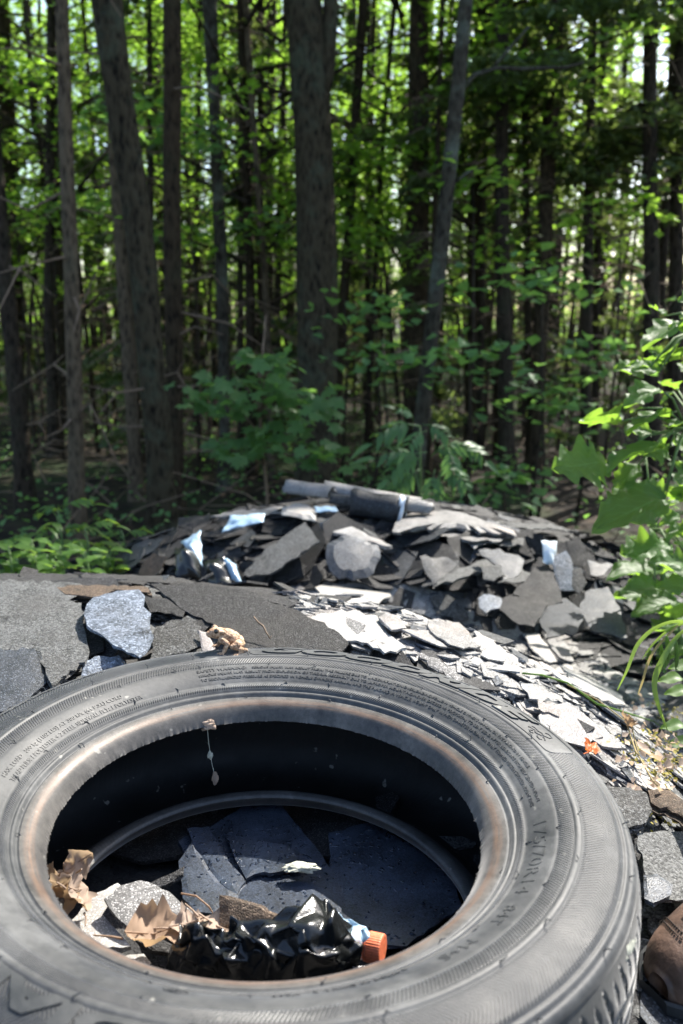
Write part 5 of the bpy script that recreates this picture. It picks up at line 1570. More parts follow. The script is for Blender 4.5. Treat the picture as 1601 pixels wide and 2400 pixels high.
# ------------------------------------------------------------------ the toad on the tyre
def toad_mat():
    m, nt, out = new_mat('toad_skin')
    tc = N(nt, 'ShaderNodeTexCoord').outputs['Object']
    n1 = N(nt, 'ShaderNodeTexNoise', ins={'Vector': tc, 'Scale': 260.0, 'Detail': 4.0, 'Roughness': 0.6})
    v1 = N(nt, 'ShaderNodeTexVoronoi', ins={'Vector': tc, 'Scale': 650.0})
    n2 = N(nt, 'ShaderNodeTexNoise', ins={'Vector': tc, 'Scale': 110.0, 'Detail': 2.0})
    c = ramp(nt, n1.outputs[0], [(0.33, (0.13, 0.065, 0.035)), (0.48, (0.40, 0.25, 0.15)), (0.68, (0.56, 0.40, 0.27))])
    spots = ramp(nt, n2.outputs[0], [(0.58, (0, 0, 0)), (0.68, (0.75, 0.75, 0.75))])
    c2 = mixc(nt, spots.outputs[0], c.outputs[0], (0.16, 0.075, 0.035))
    h = math_n(nt, 'ADD', math_n(nt, 'SUBTRACT', 1.0, v1.outputs[0]), n1.outputs[0])
    principled(nt, out, c2, 0.62, 0.35, bump(nt, h, 0.9, 0.0007))
    return m
M['toad'] = toad_mat()
M['toad_eye'] = mat_plain('toad_eye', (0.012, 0.010, 0.008), 0.06, 0.7, 500.0, 0.5, 0.00002)
M['toad_iris'] = mat_plain('toad_iris', (0.30, 0.19, 0.06), 0.25, 0.5, 900.0, 0.5, 0.0001)

def fused(name, blobs, limbs, voxel, mat, parent, smooth_it=6, warts=0.0):
    """one continuous skin round ellipsoids and tapered limbs"""
    bm = bmesh.new()
    def ball(c, r, rot=None):
        geo = bmesh.ops.create_icosphere(bm, subdivisions=3, radius=1)['verts']
        rr = r if hasattr(r, '__len__') else (r, r, r)
        mt = Matrix.Translation(Vector(c)) @ (rot.to_4x4() if rot else Matrix()) @ Matrix.Diagonal((*rr, 1))
        bmesh.ops.transform(bm, matrix=mt, verts=geo)
    for b in blobs:
        ball(*b)
    for chain in limbs:
        for (p, r0), (q, r1) in zip(chain[:-1], chain[1:]):
            p, q = Vector(p), Vector(q)
            k = max(2, int((q - p).length / (min(r0, r1) * 0.45)))
            for i in range(k + 1):
                t = i / k
                geo = bmesh.ops.create_icosphere(bm, subdivisions=2, radius=r0 + (r1 - r0) * t)['verts']
                bmesh.ops.translate(bm, vec=p.lerp(q, t), verts=geo)
    me = bpy.data.meshes.new(name); bm.to_mesh(me); bm.free()
    o = link(name, me)
    md = o.modifiers.new('r', 'REMESH'); md.mode = 'VOXEL'; md.voxel_size = voxel
    m2 = o.modifiers.new('s', 'SMOOTH'); m2.iterations = smooth_it; m2.factor = 0.5
    dg = bpy.context.evaluated_depsgraph_get()
    me2 = bpy.data.meshes.new_from_object(o.evaluated_get(dg))
    bpy.data.objects.remove(o)
    if warts:
        co = np.zeros(len(me2.vertices) * 3, np.float32); me2.vertices.foreach_get('co', co)
        no = np.zeros(len(me2.vertices) * 3, np.float32); me2.vertex_normals.foreach_get('vector', no)
        co = co.reshape(-1, 3); no = no.reshape(-1, 3)
        for i in range(len(co)):
            if no[i, 2] > -0.2:
                d = mnoise.voronoi(Vector(co[i]) * 420)[0][0]
                co[i] += no[i] * warts * max(0, 0.38 - d) / 0.38
        me2.vertices.foreach_set('co', co.ravel())
    me2.polygons.foreach_set('use_smooth', [True] * len(me2.polygons))
    me2.name = name
    return link(name, me2, M[mat], parent)

toad = empty('toad')
Ry = lambda a: Matrix.Rotation(R(a), 3, 'Y')
blobs = [((-0.003, 0, 0.0145), (0.0155, 0.0105, 0.0092), Ry(-24)), ((-0.012, 0, 0.0095), (0.0085, 0.0092, 0.0072)), ((0.0115, 0, 0.0205), (0.0088, 0.0082, 0.0062), Ry(-6)),
         ((0.0178, 0, 0.0198), (0.0046, 0.0056, 0.0040)), ((0.0118, 0.0058, 0.0248), 0.0032), ((0.0118, -0.0058, 0.0248), 0.0032), ((0.006, 0.006, 0.0225), (0.004, 0.0024, 0.0024)), ((0.006, -0.006, 0.0225), (0.004, 0.0024, 0.0024))]
limbs = []
for s_ in (1, -1):
    limbs.append([((0.007, s_ * 0.0075, 0.0145), 0.0038), ((0.0015, s_ * 0.0135, 0.0115), 0.0028), ((0.0045, s_ * 0.0135, 0.0045), 0.0024), ((0.0062, s_ * 0.0135, 0.0012), 0.0017)])
    for dx, dy in ((0.0065, 0.000), (0.0050, 0.0038), (0.0056, -0.0034), (0.001, 0.005)):
        limbs.append([((0.0062, s_ * 0.0135, 0.0012), 0.0011), ((0.0062 + dx * .6, s_ * (0.0135 + dy * .6), 0.0011), 0.0008), ((0.0062 + dx, s_ * (0.0135 + dy), 0.0005), 0.0007)])
    limbs.append([((-0.015, s_ * 0.006, 0.008), 0.0052), ((-0.009, s_ * 0.0135, 0.0095), 0.0047), ((-0.0035, s_ * 0.0155, 0.0085), 0.0030)])
    limbs.append([((-0.0035, s_ * 0.0155, 0.0085), 0.0030), ((-0.012, s_ * 0.0165, 0.0052), 0.0027), ((-0.0195, s_ * 0.0145, 0.0030), 0.0019)])
    limbs.append([((-0.0195, s_ * 0.0145, 0.0030), 0.0018), ((-0.010, s_ * 0.0185, 0.0012), 0.0013)])
    for dx, dy in ((0.010, 0.001), (0.008, 0.0045), (0.0055, -0.0025), (0.004, 0.006)):
        limbs.append([((-0.010, s_ * 0.0185, 0.0012), 0.0010), ((-0.010 + dx, s_ * (0.0185 + dy), 0.0005), 0.0006)])
fused('body', blobs, limbs, 0.00042, 'toad', toad, 5, 0.0006)
for s_ in (1, -1):
    e = Vector((0.0128, s_ * 0.0078, 0.0250))
    bm = bmesh.new(); bmesh.ops.create_uvsphere(bm, u_segments=20, v_segments=12, radius=0.0027)
    me = bpy.data.meshes.new('eye'); bm.to_mesh(me); bm.free(); me.polygons.foreach_set('use_smooth', [True] * len(me.polygons))
    ey = link('eye', me, M['toad_eye'], toad, tuple(e))
    mb = MB()
    d = Vector((0.35, s_ * 0.9, 0.15)).normalized(); a_ = d.cross(Vector((0, 0, 1))).normalized(); b_ = d.cross(a_)
    mb.tube([d * 0.0019 + (a_ * math.cos(t) + b_ * math.sin(t)) * 0.0015 for t in np.linspace(0, 6.283, 20)], 0.00028, 6, False)
    mb.build('iris', M['toad_iris'], ey, True)
tc_ = tpt(527, 1520, 0.0815)
rt = math.hypot(tc_.x, tc_.y)
rt_ = 0.2765
ang = math.atan2(tc_.y, tc_.x)
tp_ = TMAT @ Vector((rt_ * math.cos(ang), rt_ * math.sin(ang), side_z(rt_) + 0.0004))
toad.location = tp_
toad.rotation_euler = (R(2), R(-3), R(200))
toad.scale = (1.02, 1.02, 1.02)
tag(toad, 'small tan warty toad sitting on the far edge of the tyre', 'toad')

# ------------------------------------------------------------------ plants
def set_uv_tint(me, uvs, tint=None):
    uv = me.uv_layers.new(name='UVMap')
    li = np.zeros(len(me.loops), np.int32); me.loops.foreach_get('vertex_index', li)
    uv.data.foreach_set('uv', np.array(uvs, np.float32)[li].ravel())

def broad_leaf(seed, lobes=0.2, wid=0.42, ruffle=0.05, droop=0.3, nv=15, nu=8, mat='leaf_big', freq=8.0, taper=0.8):
    """blade along +X from the origin, length 1, lying in XY, with ruffled lobed margin, folded midrib and drooping tip"""
    V = []; F = []; UV = []
    for j in range(nv + 1):
        t = j / nv
        w = wid * math.sin(math.pi * min(1, t ** taper)) ** 0.75 * (1 + lobes * math.sin(freq * math.pi * t + seed)) + (0.012 if j < nv else 0)
        for i in range(nu + 1):
            s_ = i / nu * 2 - 1
            w2 = w * (1 + 0.12 * math.sin(seed * 3 + 5 * t) * (1 if s_ > 0 else -1))
            y = s_ * w2
            x = t + 0.10 * abs(s_) * (t - 0.2)
            z = 0.22 * abs(s_) * w - droop * t * t + ruffle * math.sin(11 * t + 3 * s_ + seed) * abs(s_) ** 1.5 + 0.06 * vnoise((t * 2.5, s_ * 2, seed))
            V.append((x, y, z)); UV.append((s_ * 0.6, t))
    for j in range(nv):
        for i in range(nu):
            a = j * (nu + 1) + i
            F.append((a, a + 1, a + nu + 2, a + nu + 1))
    me = mesh_from('leaf', V, F, True)
    set_uv_tint(me, UV)
    me.materials.append(M[mat])
    return me

def maple_leaf(seed, mat='leaf_shade'):
    """five-lobed blade about the origin, stalk end at the origin, tip along +X"""
    V = [(0.35, 0, 0)]; UV = [(0, .35)]
    lob = [(-2.5, .34), (-2.15, .20), (-1.75, .52), (-1.45, .40), (-1.2, .52), (-0.95, .30), (-.62, .62), (-.42, .46), (-.25, .52), (0, .72), (.25, .52), (.42, .46), (.62, .62), (.95, .30), (1.2, .52), (1.45, .40), (1.75, .52), (2.15, .20), (2.5, .34), (3.14, .33)]
    for a, r in lob:
        x, y = 0.35 + r * math.cos(a), r * math.sin(a)
        V.append((x, y, -0.25 * (x - .35) ** 2 - 0.18 * y * y + 0.06 * math.sin(seed + 3 * a))); UV.append((y, x))
    n = len(lob)
    F = [(0, i + 1, (i + 1) % n + 1) for i in range(n)]
    me = mesh_from('leaf', V, F, True)
    set_uv_tint(me, UV); me.materials.append(M[mat])
    return me

def pinnate_leaf(seed, pairs=4, mat='leaf_elder', narrow=0.19):
    """arching rachis with opposite toothless leaflets, length 1 along +X"""
    rr = random.Random(seed)
    V = []; F = []; UV = []
    def arch(t):
        return Vector((t * (1 - 0.15 * t), 0, 0.16 * math.sin(2.4 * t) - 0.42 * t * t))
    def leaflet(p, d, L, w):
        b = len(V)
        sd = Vector((0, 0, 1)).cross(d).normalized()
        for j in range(6):
            t = j / 5
            c = p + d * (L * t) + Vector((0, 0, -0.45 * L * t * t))
            ww = w * math.sin(math.pi * min(1, t ** .75 * .97 + .03)) * L
            for s_ in (-1, 0, 1):
                q = c + sd * (ww * s_) + Vector((0, 0, abs(s_) * ww * .35))
                V.append(tuple(q)); UV.append((s_ * .5, t))
        for j in range(5):
            for i in range(2):
                a = b + j * 3 + i
                F.append((a, a + 1, a + 4, a + 3))
    for k in range(pairs):
        t = 0.30 + 0.62 * k / pairs
        p = arch(t)
        for s_ in (-1, 1):
            d = Vector((0.55 + rr.uniform(-.1, .1), s_ * (0.85 + rr.uniform(-.1, .1)), rr.uniform(-.35, -.05))).normalized()
            leaflet(p, d, rr.uniform(0.34, 0.44) * (1 - 0.2 * k / pairs), narrow)
    leaflet(arch(0.97), Vector((0.9, rr.uniform(-.1, .1), -.35)).normalized(), 0.42, narrow)
    mb = MB(); mb.tube([arch(t) for t in np.linspace(0, 1, 8)], [0.014 * (1 - .6 * t) for t in np.linspace(0, 1, 8)], 5)
    nb = len(V)
    V += [tuple(v) for v in mb.v]; F += [tuple(i + nb for i in f) for f in mb.f]; UV += [(0, 0)] * len(mb.v)
    me = mesh_from('leaf', V, F, True)
    set_uv_tint(me, UV); me.materials.append(M[mat])
    return me

def put_leaf(me, base, direction, nrm, size, parent, name='leaf'):
    x = Vector(direction).normalized()
    z = Vector(nrm); z = (z - x * z.dot(x)).normalized()
    y = z.cross(x)
    o = link(name, me, None, parent)
    mw = Matrix(((x.x, y.x, z.x, base[0]), (x.y, y.y, z.y, base[1]), (x.z, y.z, z.z, base[2]), (0, 0, 0, 1))) @ Matrix.Diagonal((size, size, size, 1))
    pw = Matrix.Translation(parent.location)
    o.matrix_world = mw
    o.matrix_local = pw.inverted() @ mw
    return o

BIG = [broad_leaf(i, lobes=[.34, .16, .30, .14][i], wid=[.38, .28, .33, .37][i], ruffle=.07, droop=[.25, .4, .15, .3][i], nv=30, nu=8, freq=[9, 11, 8, 12][i]) for i in range(4)]
shrub = empty('shrub', (0.98, 1.95, 0.05))
tag(shrub, 'tall big-leaved green shrub leaning in at the right edge', 'shrub')
big = [  # base px, tip px, depth base, depth tip, variant
    ((1455, 1075), (1318, 1118), 1.74, 1.66, 0), ((1475, 985), (1362, 1000), 1.78, 1.72, 2), ((1560, 900), (1482, 945), 1.74, 1.66, 1), ((1545, 862), (1448, 882), 1.82, 1.78, 2),
    ((1600, 960), (1470, 1000), 1.80, 1.74, 1), ((1585, 1035), (1432, 1092), 1.72, 1.66, 3), ((1510, 1070), (1452, 1152), 1.76, 1.70, 1), ((1600, 1150), (1422, 1240), 1.70, 1.62, 3),
    ((1640, 745), (1515, 800), 1.76, 1.68, 1), ((1650, 770), (1575, 782), 1.74, 1.70, 2), ((1620, 835), (1515, 848), 1.84, 1.80, 0), ((1580, 1045), (1520, 1080), 1.78, 1.74, 2),
    ((1640, 985), (1565, 1005), 1.78, 1.72, 0), ((1640, 1185), (1560, 1160), 1.78, 1.74, 2), ((1640, 1320), (1535, 1338), 1.62, 1.56, 2), ((1650, 1372), (1560, 1382), 1.58, 1.54, 1),
    ((1600, 1270), (1470, 1310), 1.86, 1.82, 0), ((1580, 1340), (1440, 1350), 1.90, 1.84, 3), ((1610, 1400), (1500, 1440), 1.90, 1.84, 3), ((1640, 1440), (1540, 1480), 1.86, 1.8, 0),
    ((1640, 890), (1590, 850), 1.9, 1.94, 3), ((1650, 1080), (1600, 1140), 1.8, 1.72, 0), ((1640, 1240), (1545, 1262), 1.76, 1.7, 1), ((1600, 1290), (1510, 1280), 2.0, 2.04, 2),
    ((1560, 1400), (1455, 1395), 2.05, 2.0, 1), ((1620, 1500), (1560, 1560), 1.75, 1.68, 2), ((1640, 1330), (1590, 1290), 1.95, 2.0, 3), ((1660, 700), (1600, 720), 1.75, 1.7, 2)]
stems = [[(0.98, 1.95, 0.05), (0.92, 1.92, 0.7), (0.80, 1.86, 1.15), (0.74, 1.82, 1.42), (0.76, 1.80, 1.62)], [(1.02, 1.93, 0.05), (0.98, 1.88, 0.6), (0.88, 1.82, 1.0), (0.72, 1.78, 1.22)], [(0.95, 1.98, 0.05), (0.86, 1.98, 0.6), (0.74, 1.98, 0.95)]]
so = Vector((0.98, 1.95, 0.05))
for st in stems:
    mb = MB(); mb.tube([Vector(p) - so for p in st], [0.009, 0.008, 0.006, 0.005, 0.003][:len(st)], 8); mb.build('stem', M['stem'], shrub, True)
rb = random.Random(12)
for k in range(30):
    u, v = rb.uniform(1500, 1640), rb.choice((rb.uniform(740, 1000), rb.uniform(1000, 1250), rb.uniform(1230, 1480)))
    a_, L_ = rb.uniform(2.2, 4.1), rb.uniform(45, 85)
    y_ = rb.uniform(1.7, 2.15)
    big.append(((u + 20, v), (u + 20 + L_ * math.cos(a_), v - L_ * .6 * math.sin(a_)), y_, y_ + rb.uniform(-.06, .06), rb.randrange(4)))
for (bp, tp2, y0, y1, k) in big:
    b = at(bp[0], bp[1], y0); t = at(tp2[0], tp2[1], y1)
    b = b + (t - b) * 0.24
    d = Vector(t - b)
    lf = put_leaf(BIG[k], b, d + Vector((0, 0, d.length * .25)), Vector((random.uniform(-.6, .6), random.uniform(-.8, .25), random.uniform(.35, 1))), d.length, shrub)
    # its stalk, back to the nearest stem
    best = min((Vector(p) for st in stems for p in st[1:]), key=lambda p: (p - Vector(b)).length)
    mb = MB(); mb.tube([Vector(b) - so, (Vector(b) * .5 + best * .5 + Vector((0, 0, 0.02))) - so, best - so], [0.002, 0.0025, 0.003], 6)
    mb.build('leaf_stalk', M['stem'], shrub, True)

# unseen shrub foliage added right of the frame to shade the hollow
for k in range(90):
    y_ = rb.uniform(1.9, 3.0)
    p = Vector((y_ * 0.44 + rb.uniform(0.0, 0.75), y_, rb.uniform(0.75, 1.75)))
    a_ = rb.random() * 6.28
    put_leaf(BIG[rb.randrange(4)], p, (math.cos(a_), math.sin(a_), rb.uniform(-.4, .3)), (rb.gauss(0, .3), rb.gauss(0, .3), 1), rb.uniform(.10, .17), shrub)
for k in range(5):
    b_ = Vector((1.0 + .16 * k, 2.1 + .15 * k, 0.0)); t_ = b_ + Vector((rb.uniform(-.2, .2), rb.uniform(-.1, .1), rb.uniform(1.3, 1.75)))
    mb = MB(); mb.tube([b_ - so, b_.lerp(t_, .5) + Vector((.04, 0, 0)) - so, t_ - so], [.009, .007, .003], 7); mb.build('stem', M['stem'], shrub, True)

# maple sapling left of centre
MAP = [maple_leaf(i) for i in range(3)]
sap = empty('maple_sapling', (-0.42, 4.5, 0))
tag(sap, 'young maple with tiers of shaded green leaves in front of the central tree', 'sapling')
rs = random.Random(4)
so = Vector(sap.location)
mb = MB(); mb.tube([(0, 0, 0), (0.02, 0, .5), (-.02, 0.03, 1.0), (0.03, 0.02, 1.45)], [0.012, 0.010, 0.007, 0.003], 8); mb.build('trunk', M['twig'], sap, True)
tiers = [((540, 835), (700, 840), 26, 34), ((440, 930), (640, 900), 34, 40), ((620, 890), (790, 960), 36, 42), ((480, 1060), (640, 1020), 34, 30), ((620, 1030), (795, 1060), 34, 34), ((550, 880), (740, 980), 20, 30), ((520, 950), (700, 1000), 22, 30)]
for (a, b, n, spread) in tiers:
    pa, pb = at(*a, 4.4), at(*b, 4.4)
    root = Vector((so.x, so.y, 0)) + Vector((0, 0, min(1.4, 0.5 * (pa[2] + pb[2]) - .12)))
    for q in (pa, pb):
        mb = MB(); mid = (root + Vector(q)) * .5 + Vector((0, 0, .04)); mb.tube([root - so, mid - so, Vector(q) - so], [0.005, 0.0035, 0.0015], 5); mb.build('branch', M['twig'], sap, True)
    for k in range(n):
        t = rs.random()
        p = pa * (1 - t) + pb * t + np.array([rs.gauss(0, .03), rs.gauss(0, .16), rs.gauss(0, spread / 2000 * 4.4 * .45)])
        an = rs.random() * 6.28
        put_leaf(MAP[rs.randrange(3)], p, (math.cos(an), math.sin(an), rs.uniform(-.5, .05)), (rs.gauss(0, .3), rs.gauss(-.45, .3), 1), rs.uniform(.075, .125), sap)

# elder bush right of centre
PIN = [pinnate_leaf(i, 4) for i in range(3)]
eld = empty('elder_bush', (0.62, 3.75, 0)); eo = Vector(eld.location)
tag(eld, 'elder-like bush with drooping feathered leaves behind the shingle rolls', 'bush')
for (b, t, y0) in [((985, 1000), (880, 1050), 3.6), ((970, 985), (935, 960), 3.7), ((990, 995), (1050, 1045), 3.5), ((985, 1080), (885, 1085), 3.5), ((1000, 1060), (920, 1130), 3.45), ((1010, 1070), (1090, 1060), 3.5),
                   ((1060, 1040), (1130, 1090), 3.55), ((1020, 1100), (1010, 1180), 3.4), ((1030, 1090), (1090, 1160), 3.4), ((985, 1100), (930, 1170), 3.5), ((1000, 1010), (960, 1060), 3.4), ((1050, 1050), (1060, 1120), 3.4), ((960, 1120), (890, 1160), 3.6), ((980, 1160), (960, 1200), 3.6)]:
    pb_ = at(*b, y0); pt = at(*t, y0 - .06)
    d = Vector(pt - pb_)
    put_leaf(PIN[rs.randrange(3)], pb_, d + Vector((0, 0, d.length * .35)), (rs.gauss(0, .2), -.55, 1), d.length * 1.15, eld)
for q in [((1005, 1260), (985, 1100), (985, 1000)), ((1010, 1260), (1030, 1120), (1060, 1045)), ((1000, 1260), (990, 1180), (975, 1110))]:
    mb = MB(); P = [Vector(at(u, v, 3.62)) for u, v in q]; P[0] = Vector((P[0].x, 3.75, 0)); mb.tube([p - eo for p in P], [0.010, 0.007, 0.004], 7); mb.build('stem', M['stem'], eld, True)

# seedlings and herbs at the left behind the ridge
HERB = [broad_leaf(20 + i, lobes=0.03, wid=0.3, ruffle=.03, droop=.35, nv=8, nu=4, mat='leaf_herb') for i in range(2)]
PIN2 = [pinnate_leaf(10 + i, 3, 'leaf_herb', 0.24) for i in range(2)]
def herb(px_c, Y, n, spread, hgt, label, kind, size, zr=None):
    c = at(px_c[0], px_c[1], Y)
    z0 = H(c[0], c[1])
    root = empty('herb', (c[0], c[1], z0)); tag(root, label, 'plant', 'plants left of the far heap')
    top = Vector((0, 0, max(0.1, c[2] - z0)))
    mb = MB(); mb.tube([(0, 0, 0), top * .5 + Vector((.01, 0, 0)), top], [0.004, 0.003, 0.002], 6); mb.build('stem', M['stem'], root, True)
    for k in range(n):
        an = k * 2.4 + rs.uniform(-.3, .3)
        hh = c[2] - hgt * k / max(1, n - 1) * 1.0
        b = np.array([c[0], c[1], hh]) + np.array([math.cos(an), math.sin(an), 0]) * spread * .15
        put_leaf((PIN2 if kind else HERB)[k % 2], b, (math.cos(an), math.sin(an), rs.uniform(.05, .5)), (0, 0, 1), rs.uniform(*size), root)
        mb = MB(); mb.tube([(0, 0, hh - z0 - .01), Vector(b) - root.location], 0.0015, 5); mb.build('leaf_stalk', M['stem'], root)
    return root
herb((135, 1195), 2.55, 7, .1, .14, 'taller seedling with drooping feathered leaves at far left', 1, (.10, .14))
herb((200, 1235), 2.5, 6, .1, .12, 'seedling with feathered leaves right of the taller one', 1, (.09, .13))
herb((285, 1255), 2.75, 6, .1, .10, 'pale yellow-green sprig beside the left flank of the far heap', 1, (.08, .11))
for i, (u, v, lab) in enumerate([(20, 1290, 'leafy herb at the very left edge above the ridge'), (75, 1275, 'leafy herb below the taller seedling'), (140, 1290, 'dense leafy herb on the ridge left of the sprig'), (200, 1300, 'low leafy herb just left of the shingle flank'), (110, 1310, 'lowest leafy herb against the dark ridge'), (40, 1320, 'bright leafy herb in the corner of ridge and left edge'), (250, 1300, 'small leafy herb tucked against the shingle flank')]):
    herb((u, v - 10), 2.15 + .05 * i, 11, .05, .12, lab, 0, (.04, .075))

# saplings in the middle distance
for i, (u, v, Y, w, lab) in enumerate([(880, 720, 5.6, .55, 'sapling spray of leaves right of the central tree'), (900, 840, 5.2, .5, 'low sapling spray below it beside the leaning tree'), (1110, 840, 5.0, .6, 'pale-lit sapling spray right of the leaning tree'), (1290, 655, 5.2, .7, 'sapling spray crossing the tall brown trunk'),
                                       (1290, 950, 5.0, .55, 'low sapling spray left of the big-leaved shrub'), (1190, 1130, 4.6, .35, 'small sapling spray above the right of the heap'), (1120, 420, 6.2, .7, 'high sapling spray by the leaning tree'), (320, 260, 6.6, .8, 'high sapling spray across the leaning grey tree'),
                                       (420, 330, 6.8, .6, 'sapling spray in front of the brown trunk'), (1480, 480, 6.4, .7, 'high sapling spray at the right in front of conifers'), (800, 560, 7.0, .6, 'sapling spray hanging right of the central trunk'), (1400, 830, 5.6, .5, 'dim sapling spray behind the shrub'), (560, 520, 7.4, .6, 'sapling spray between the thin stems'),
                                       (860, 330, 8.2, .9, 'bright spray of leaves right of the fork of the central tree'), (1010, 90, 8.6, 1.0, 'high bright spray at the top between the two leaning stems'), (60, 150, 8.4, 1.0, 'spray of leaves in the top left corner'), (620, 130, 8.8, .9, 'spray of leaves left of the fork of the central tree'), (1180, 60, 7.8, .9, 'bright spray above the long bare branch'), (200, 480, 8.6, .9, 'dark spray left of the leaning grey tree'), (1400, 230, 8.0, .9, 'spray of leaves right of the tall brown trunk')]):
    c = at(u, v, Y)
    root = empty('sapling', (c[0], c[1] + .25, 0)); tag(root, lab, 'sapling', 'saplings under the trees')
    mb = MB(); mb.tube([(0, 0, 0), (.05, 0, c[2] * .5), (0, -.02, c[2] + .1)], [0.014, 0.010, 0.004], 6); mb.build('trunk', M['bark_dark'], root, True)
    rng = np.random.default_rng(200 + i)
    n = int(120 * w)
    P = np.stack([rng.normal(size=n) * w * .36, rng.normal(size=n) * w * .3 - .15, c[2] + np.round(rng.normal(size=n) * 1.0) * .07 + rng.normal(size=n) * .02], 1)
    P[:, 2] -= (P[:, 0] ** 2) * .35
    V, F = leaf_arrays(P, rand_unit(n, 0.35), rng.uniform(.06, .12, n))
    link('crown', cloud_mesh('crown', V, F, np.repeat(rng.random(n), 2), [M['leaf_maple'] if i in (6, 9, 10, 13, 14, 15, 16, 17, 19) else M['leaf_shade'], M['bark_dark']]), None, root)

# sedge hanging in from the right
sedge = empty('sedge', (0.62, 1.12, 0.78)); go = Vector(sedge.location)
tag(sedge, 'arching sedge with drooping seed heads at the right edge', 'grass')
def blade(pts, w, mat='grass', name='blade', parent=sedge):
    P = [Vector(at(u, v, y)) for u, v, y in pts]
    # smooth by Catmull subdivision
    Q = []
    for i in range(len(P) - 1):
        p0, p1, p2, p3 = P[max(i - 1, 0)], P[i], P[i + 1], P[min(i + 2, len(P) - 1)]
        for k in range(6):
            t = k / 6
            Q.append(0.5 * ((2 * p1) + (p2 - p0) * t + (2 * p0 - 5 * p1 + 4 * p2 - p3) * t * t + (3 * p1 - p0 - 3 * p2 + p3) * t ** 3))
    Q.append(P[-1])
    V = []; F = []
    n = len(Q)
    for i, p in enumerate(Q):
        t = (Q[min(i + 1, n - 1)] - Q[max(i - 1, 0)]).normalized()
        sd = t.cross(Vector((0.3, 1, 0.3))).normalized()
        ww = w * (1 - (i / (n - 1)) ** 3) * .5 + 0.0003
        nn = sd.cross(t)
        V += [p + sd * ww - go, p + nn * ww * .35 - go, p - sd * ww - go]
    for i in range(n - 1):
        a = i * 3
        F += [(a, a + 1, a + 4, a + 3), (a + 1, a + 2, a + 5, a + 4)]
    build(name, V, F, M[mat], parent, True)
blade([(1680, 1500, 1.1), (1601, 1458, 1.08), (1540, 1470, 1.06), (1495, 1510, 1.05), (1470, 1570, 1.04), (1447, 1618, 1.04)], 0.006)
blade([(1690, 1430, 1.12), (1601, 1480, 1.06), (1556, 1540, 1.03), (1534, 1600, 1.02), (1545, 1660, 1.01), (1565, 1712, 1.01)], 0.008)
blade([(1680, 1440, 1.1), (1590, 1465, 1.07), (1540, 1500, 1.06), (1505, 1545, 1.05)], 0.004)
blade([(1590, 1465, 1.07), (1530, 1530, 1.05), (1505, 1600, 1.05), (1495, 1630, 1.05)], 0.003, 'straw')
for (u, v0, v1, y) in ((1546, 1500, 1570, 1.06), (1562, 1490, 1562, 1.05), (1583, 1500, 1568, 1.05), (1520, 1520, 1555, 1.06), (1554, 1530, 1572, 1.04)):
    mb = MB()
    P = [Vector(at(u + 4 * math.sin(t * 3), v0 + (v1 - v0) * t, y)) - go for t in np.linspace(0, 1, 8)]
    mb.tube(P, [0.0012, 0.0025, 0.0030, 0.0031, 0.0030, 0.0027, 0.0020, 0.0008], 7)
    for k in range(46):
        t = rs.random(); p = P[0].lerp(P[-1], t); a = rs.random() * 6.28
        mb.tube([p, p + Vector((math.cos(a) * .0045, math.sin(a) * .0045, -.003))], [0.0007, 0.0003], 4)
    mb.build('seed_head', M['grass'], sedge)
for u, v in ((1575, 1590), (1590, 1620), (1580, 1700), (1595, 1740), (1600, 1560)):
    put_leaf(HERB[0], at(u + 25, v, 1.2), (-1, -.2, .2), (0, -.4, 1), .035, sedge)

# dry stems and moss on the sunlit slope
def strand(pts, w, label, mat='straw'):
    P = [Vector(on_H(u, v, 0.03)) for u, v in pts]
    mb = MB(); mb.tube(P, w, 6)
    return tag(mb.build('trailing_grass', M[mat], None, True), label, 'grass')
strand([(1225, 1578), (1270, 1582), (1330, 1600), (1400, 1650), (1460, 1668), (1530, 1690), (1610, 1740)], 0.0014, 'long yellow-green stem trailing over the sunlit slope', 'grass')
strand([(1330, 1605), (1400, 1640), (1480, 1700), (1500, 1780)], 0.0009, 'thin straw stem branching off the long stem')
strand([(1460, 1670), (1490, 1760), (1530, 1830), (1560, 1860)], 0.0010, 'bent straw stem among the moss')
strand([(1560, 1840), (1590, 1880), (1620, 1930)], 0.0009, 'short straw stem at the right edge')
rng = np.random.default_rng(9)
Ps = []
for k in range(34):
    u, v = rng.normal(1540, 45), rng.normal(1770, 60)
    u = min(u, 1640)
    if (v - 1650) < (1500 - u) * 1.0:
        continue
    p = on_H(u, v, 0.02)
    Ps.append(p + rng.normal(size=(10, 3)) * np.array([.010, .010, .002]))
P = np.concatenate(Ps)
V, F = leaf_arrays(P, rand_unit(len(P), .8), rng.uniform(.003, .008, len(P)))
struct(link('moss', cloud_mesh('moss', V, F, np.repeat(rng.random(len(P)), 2), [M['moss']])), 'stuff')
Ps = [on_H(min(1640, rng.normal(1540, 55)), rng.normal(1760, 60), 0.024) + rng.normal(size=(3, 3)) * .012 for k in range(55)]
P = np.concatenate(Ps)
V, F = leaf_arrays(P, rand_unit(len(P), .7), rng.uniform(.006, .014, len(P)))
struct(link('dry_litter', cloud_mesh('dry_litter', V, F, np.repeat(rng.random(len(P)), 2), [M['dry_pale']])), 'stuff')
dry_leaf(on_H(1385, 1752, 0.035), 0.024, (R(30), 0, R(60)), 'orange_leaf', 'bright orange leaf scrap on the sunlit slope', 31, .6)
dry_leaf(on_H(1470, 1690, 0.035), 0.03, (R(50), R(20), R(100)), 'dry_leaf', 'brown dry leaf standing above the moss', 32, .9)
mb = MB(); q = [Vector(on_H(u, v, .045)) + Vector((0, 0, .004)) for u, v in ((595, 1452), (606, 1466), (617, 1474), (625, 1490), (633, 1503), (637, 1497))]
mb.tube(q, [.0009, .0013, .0014, .001, .0009, .0005], 6)
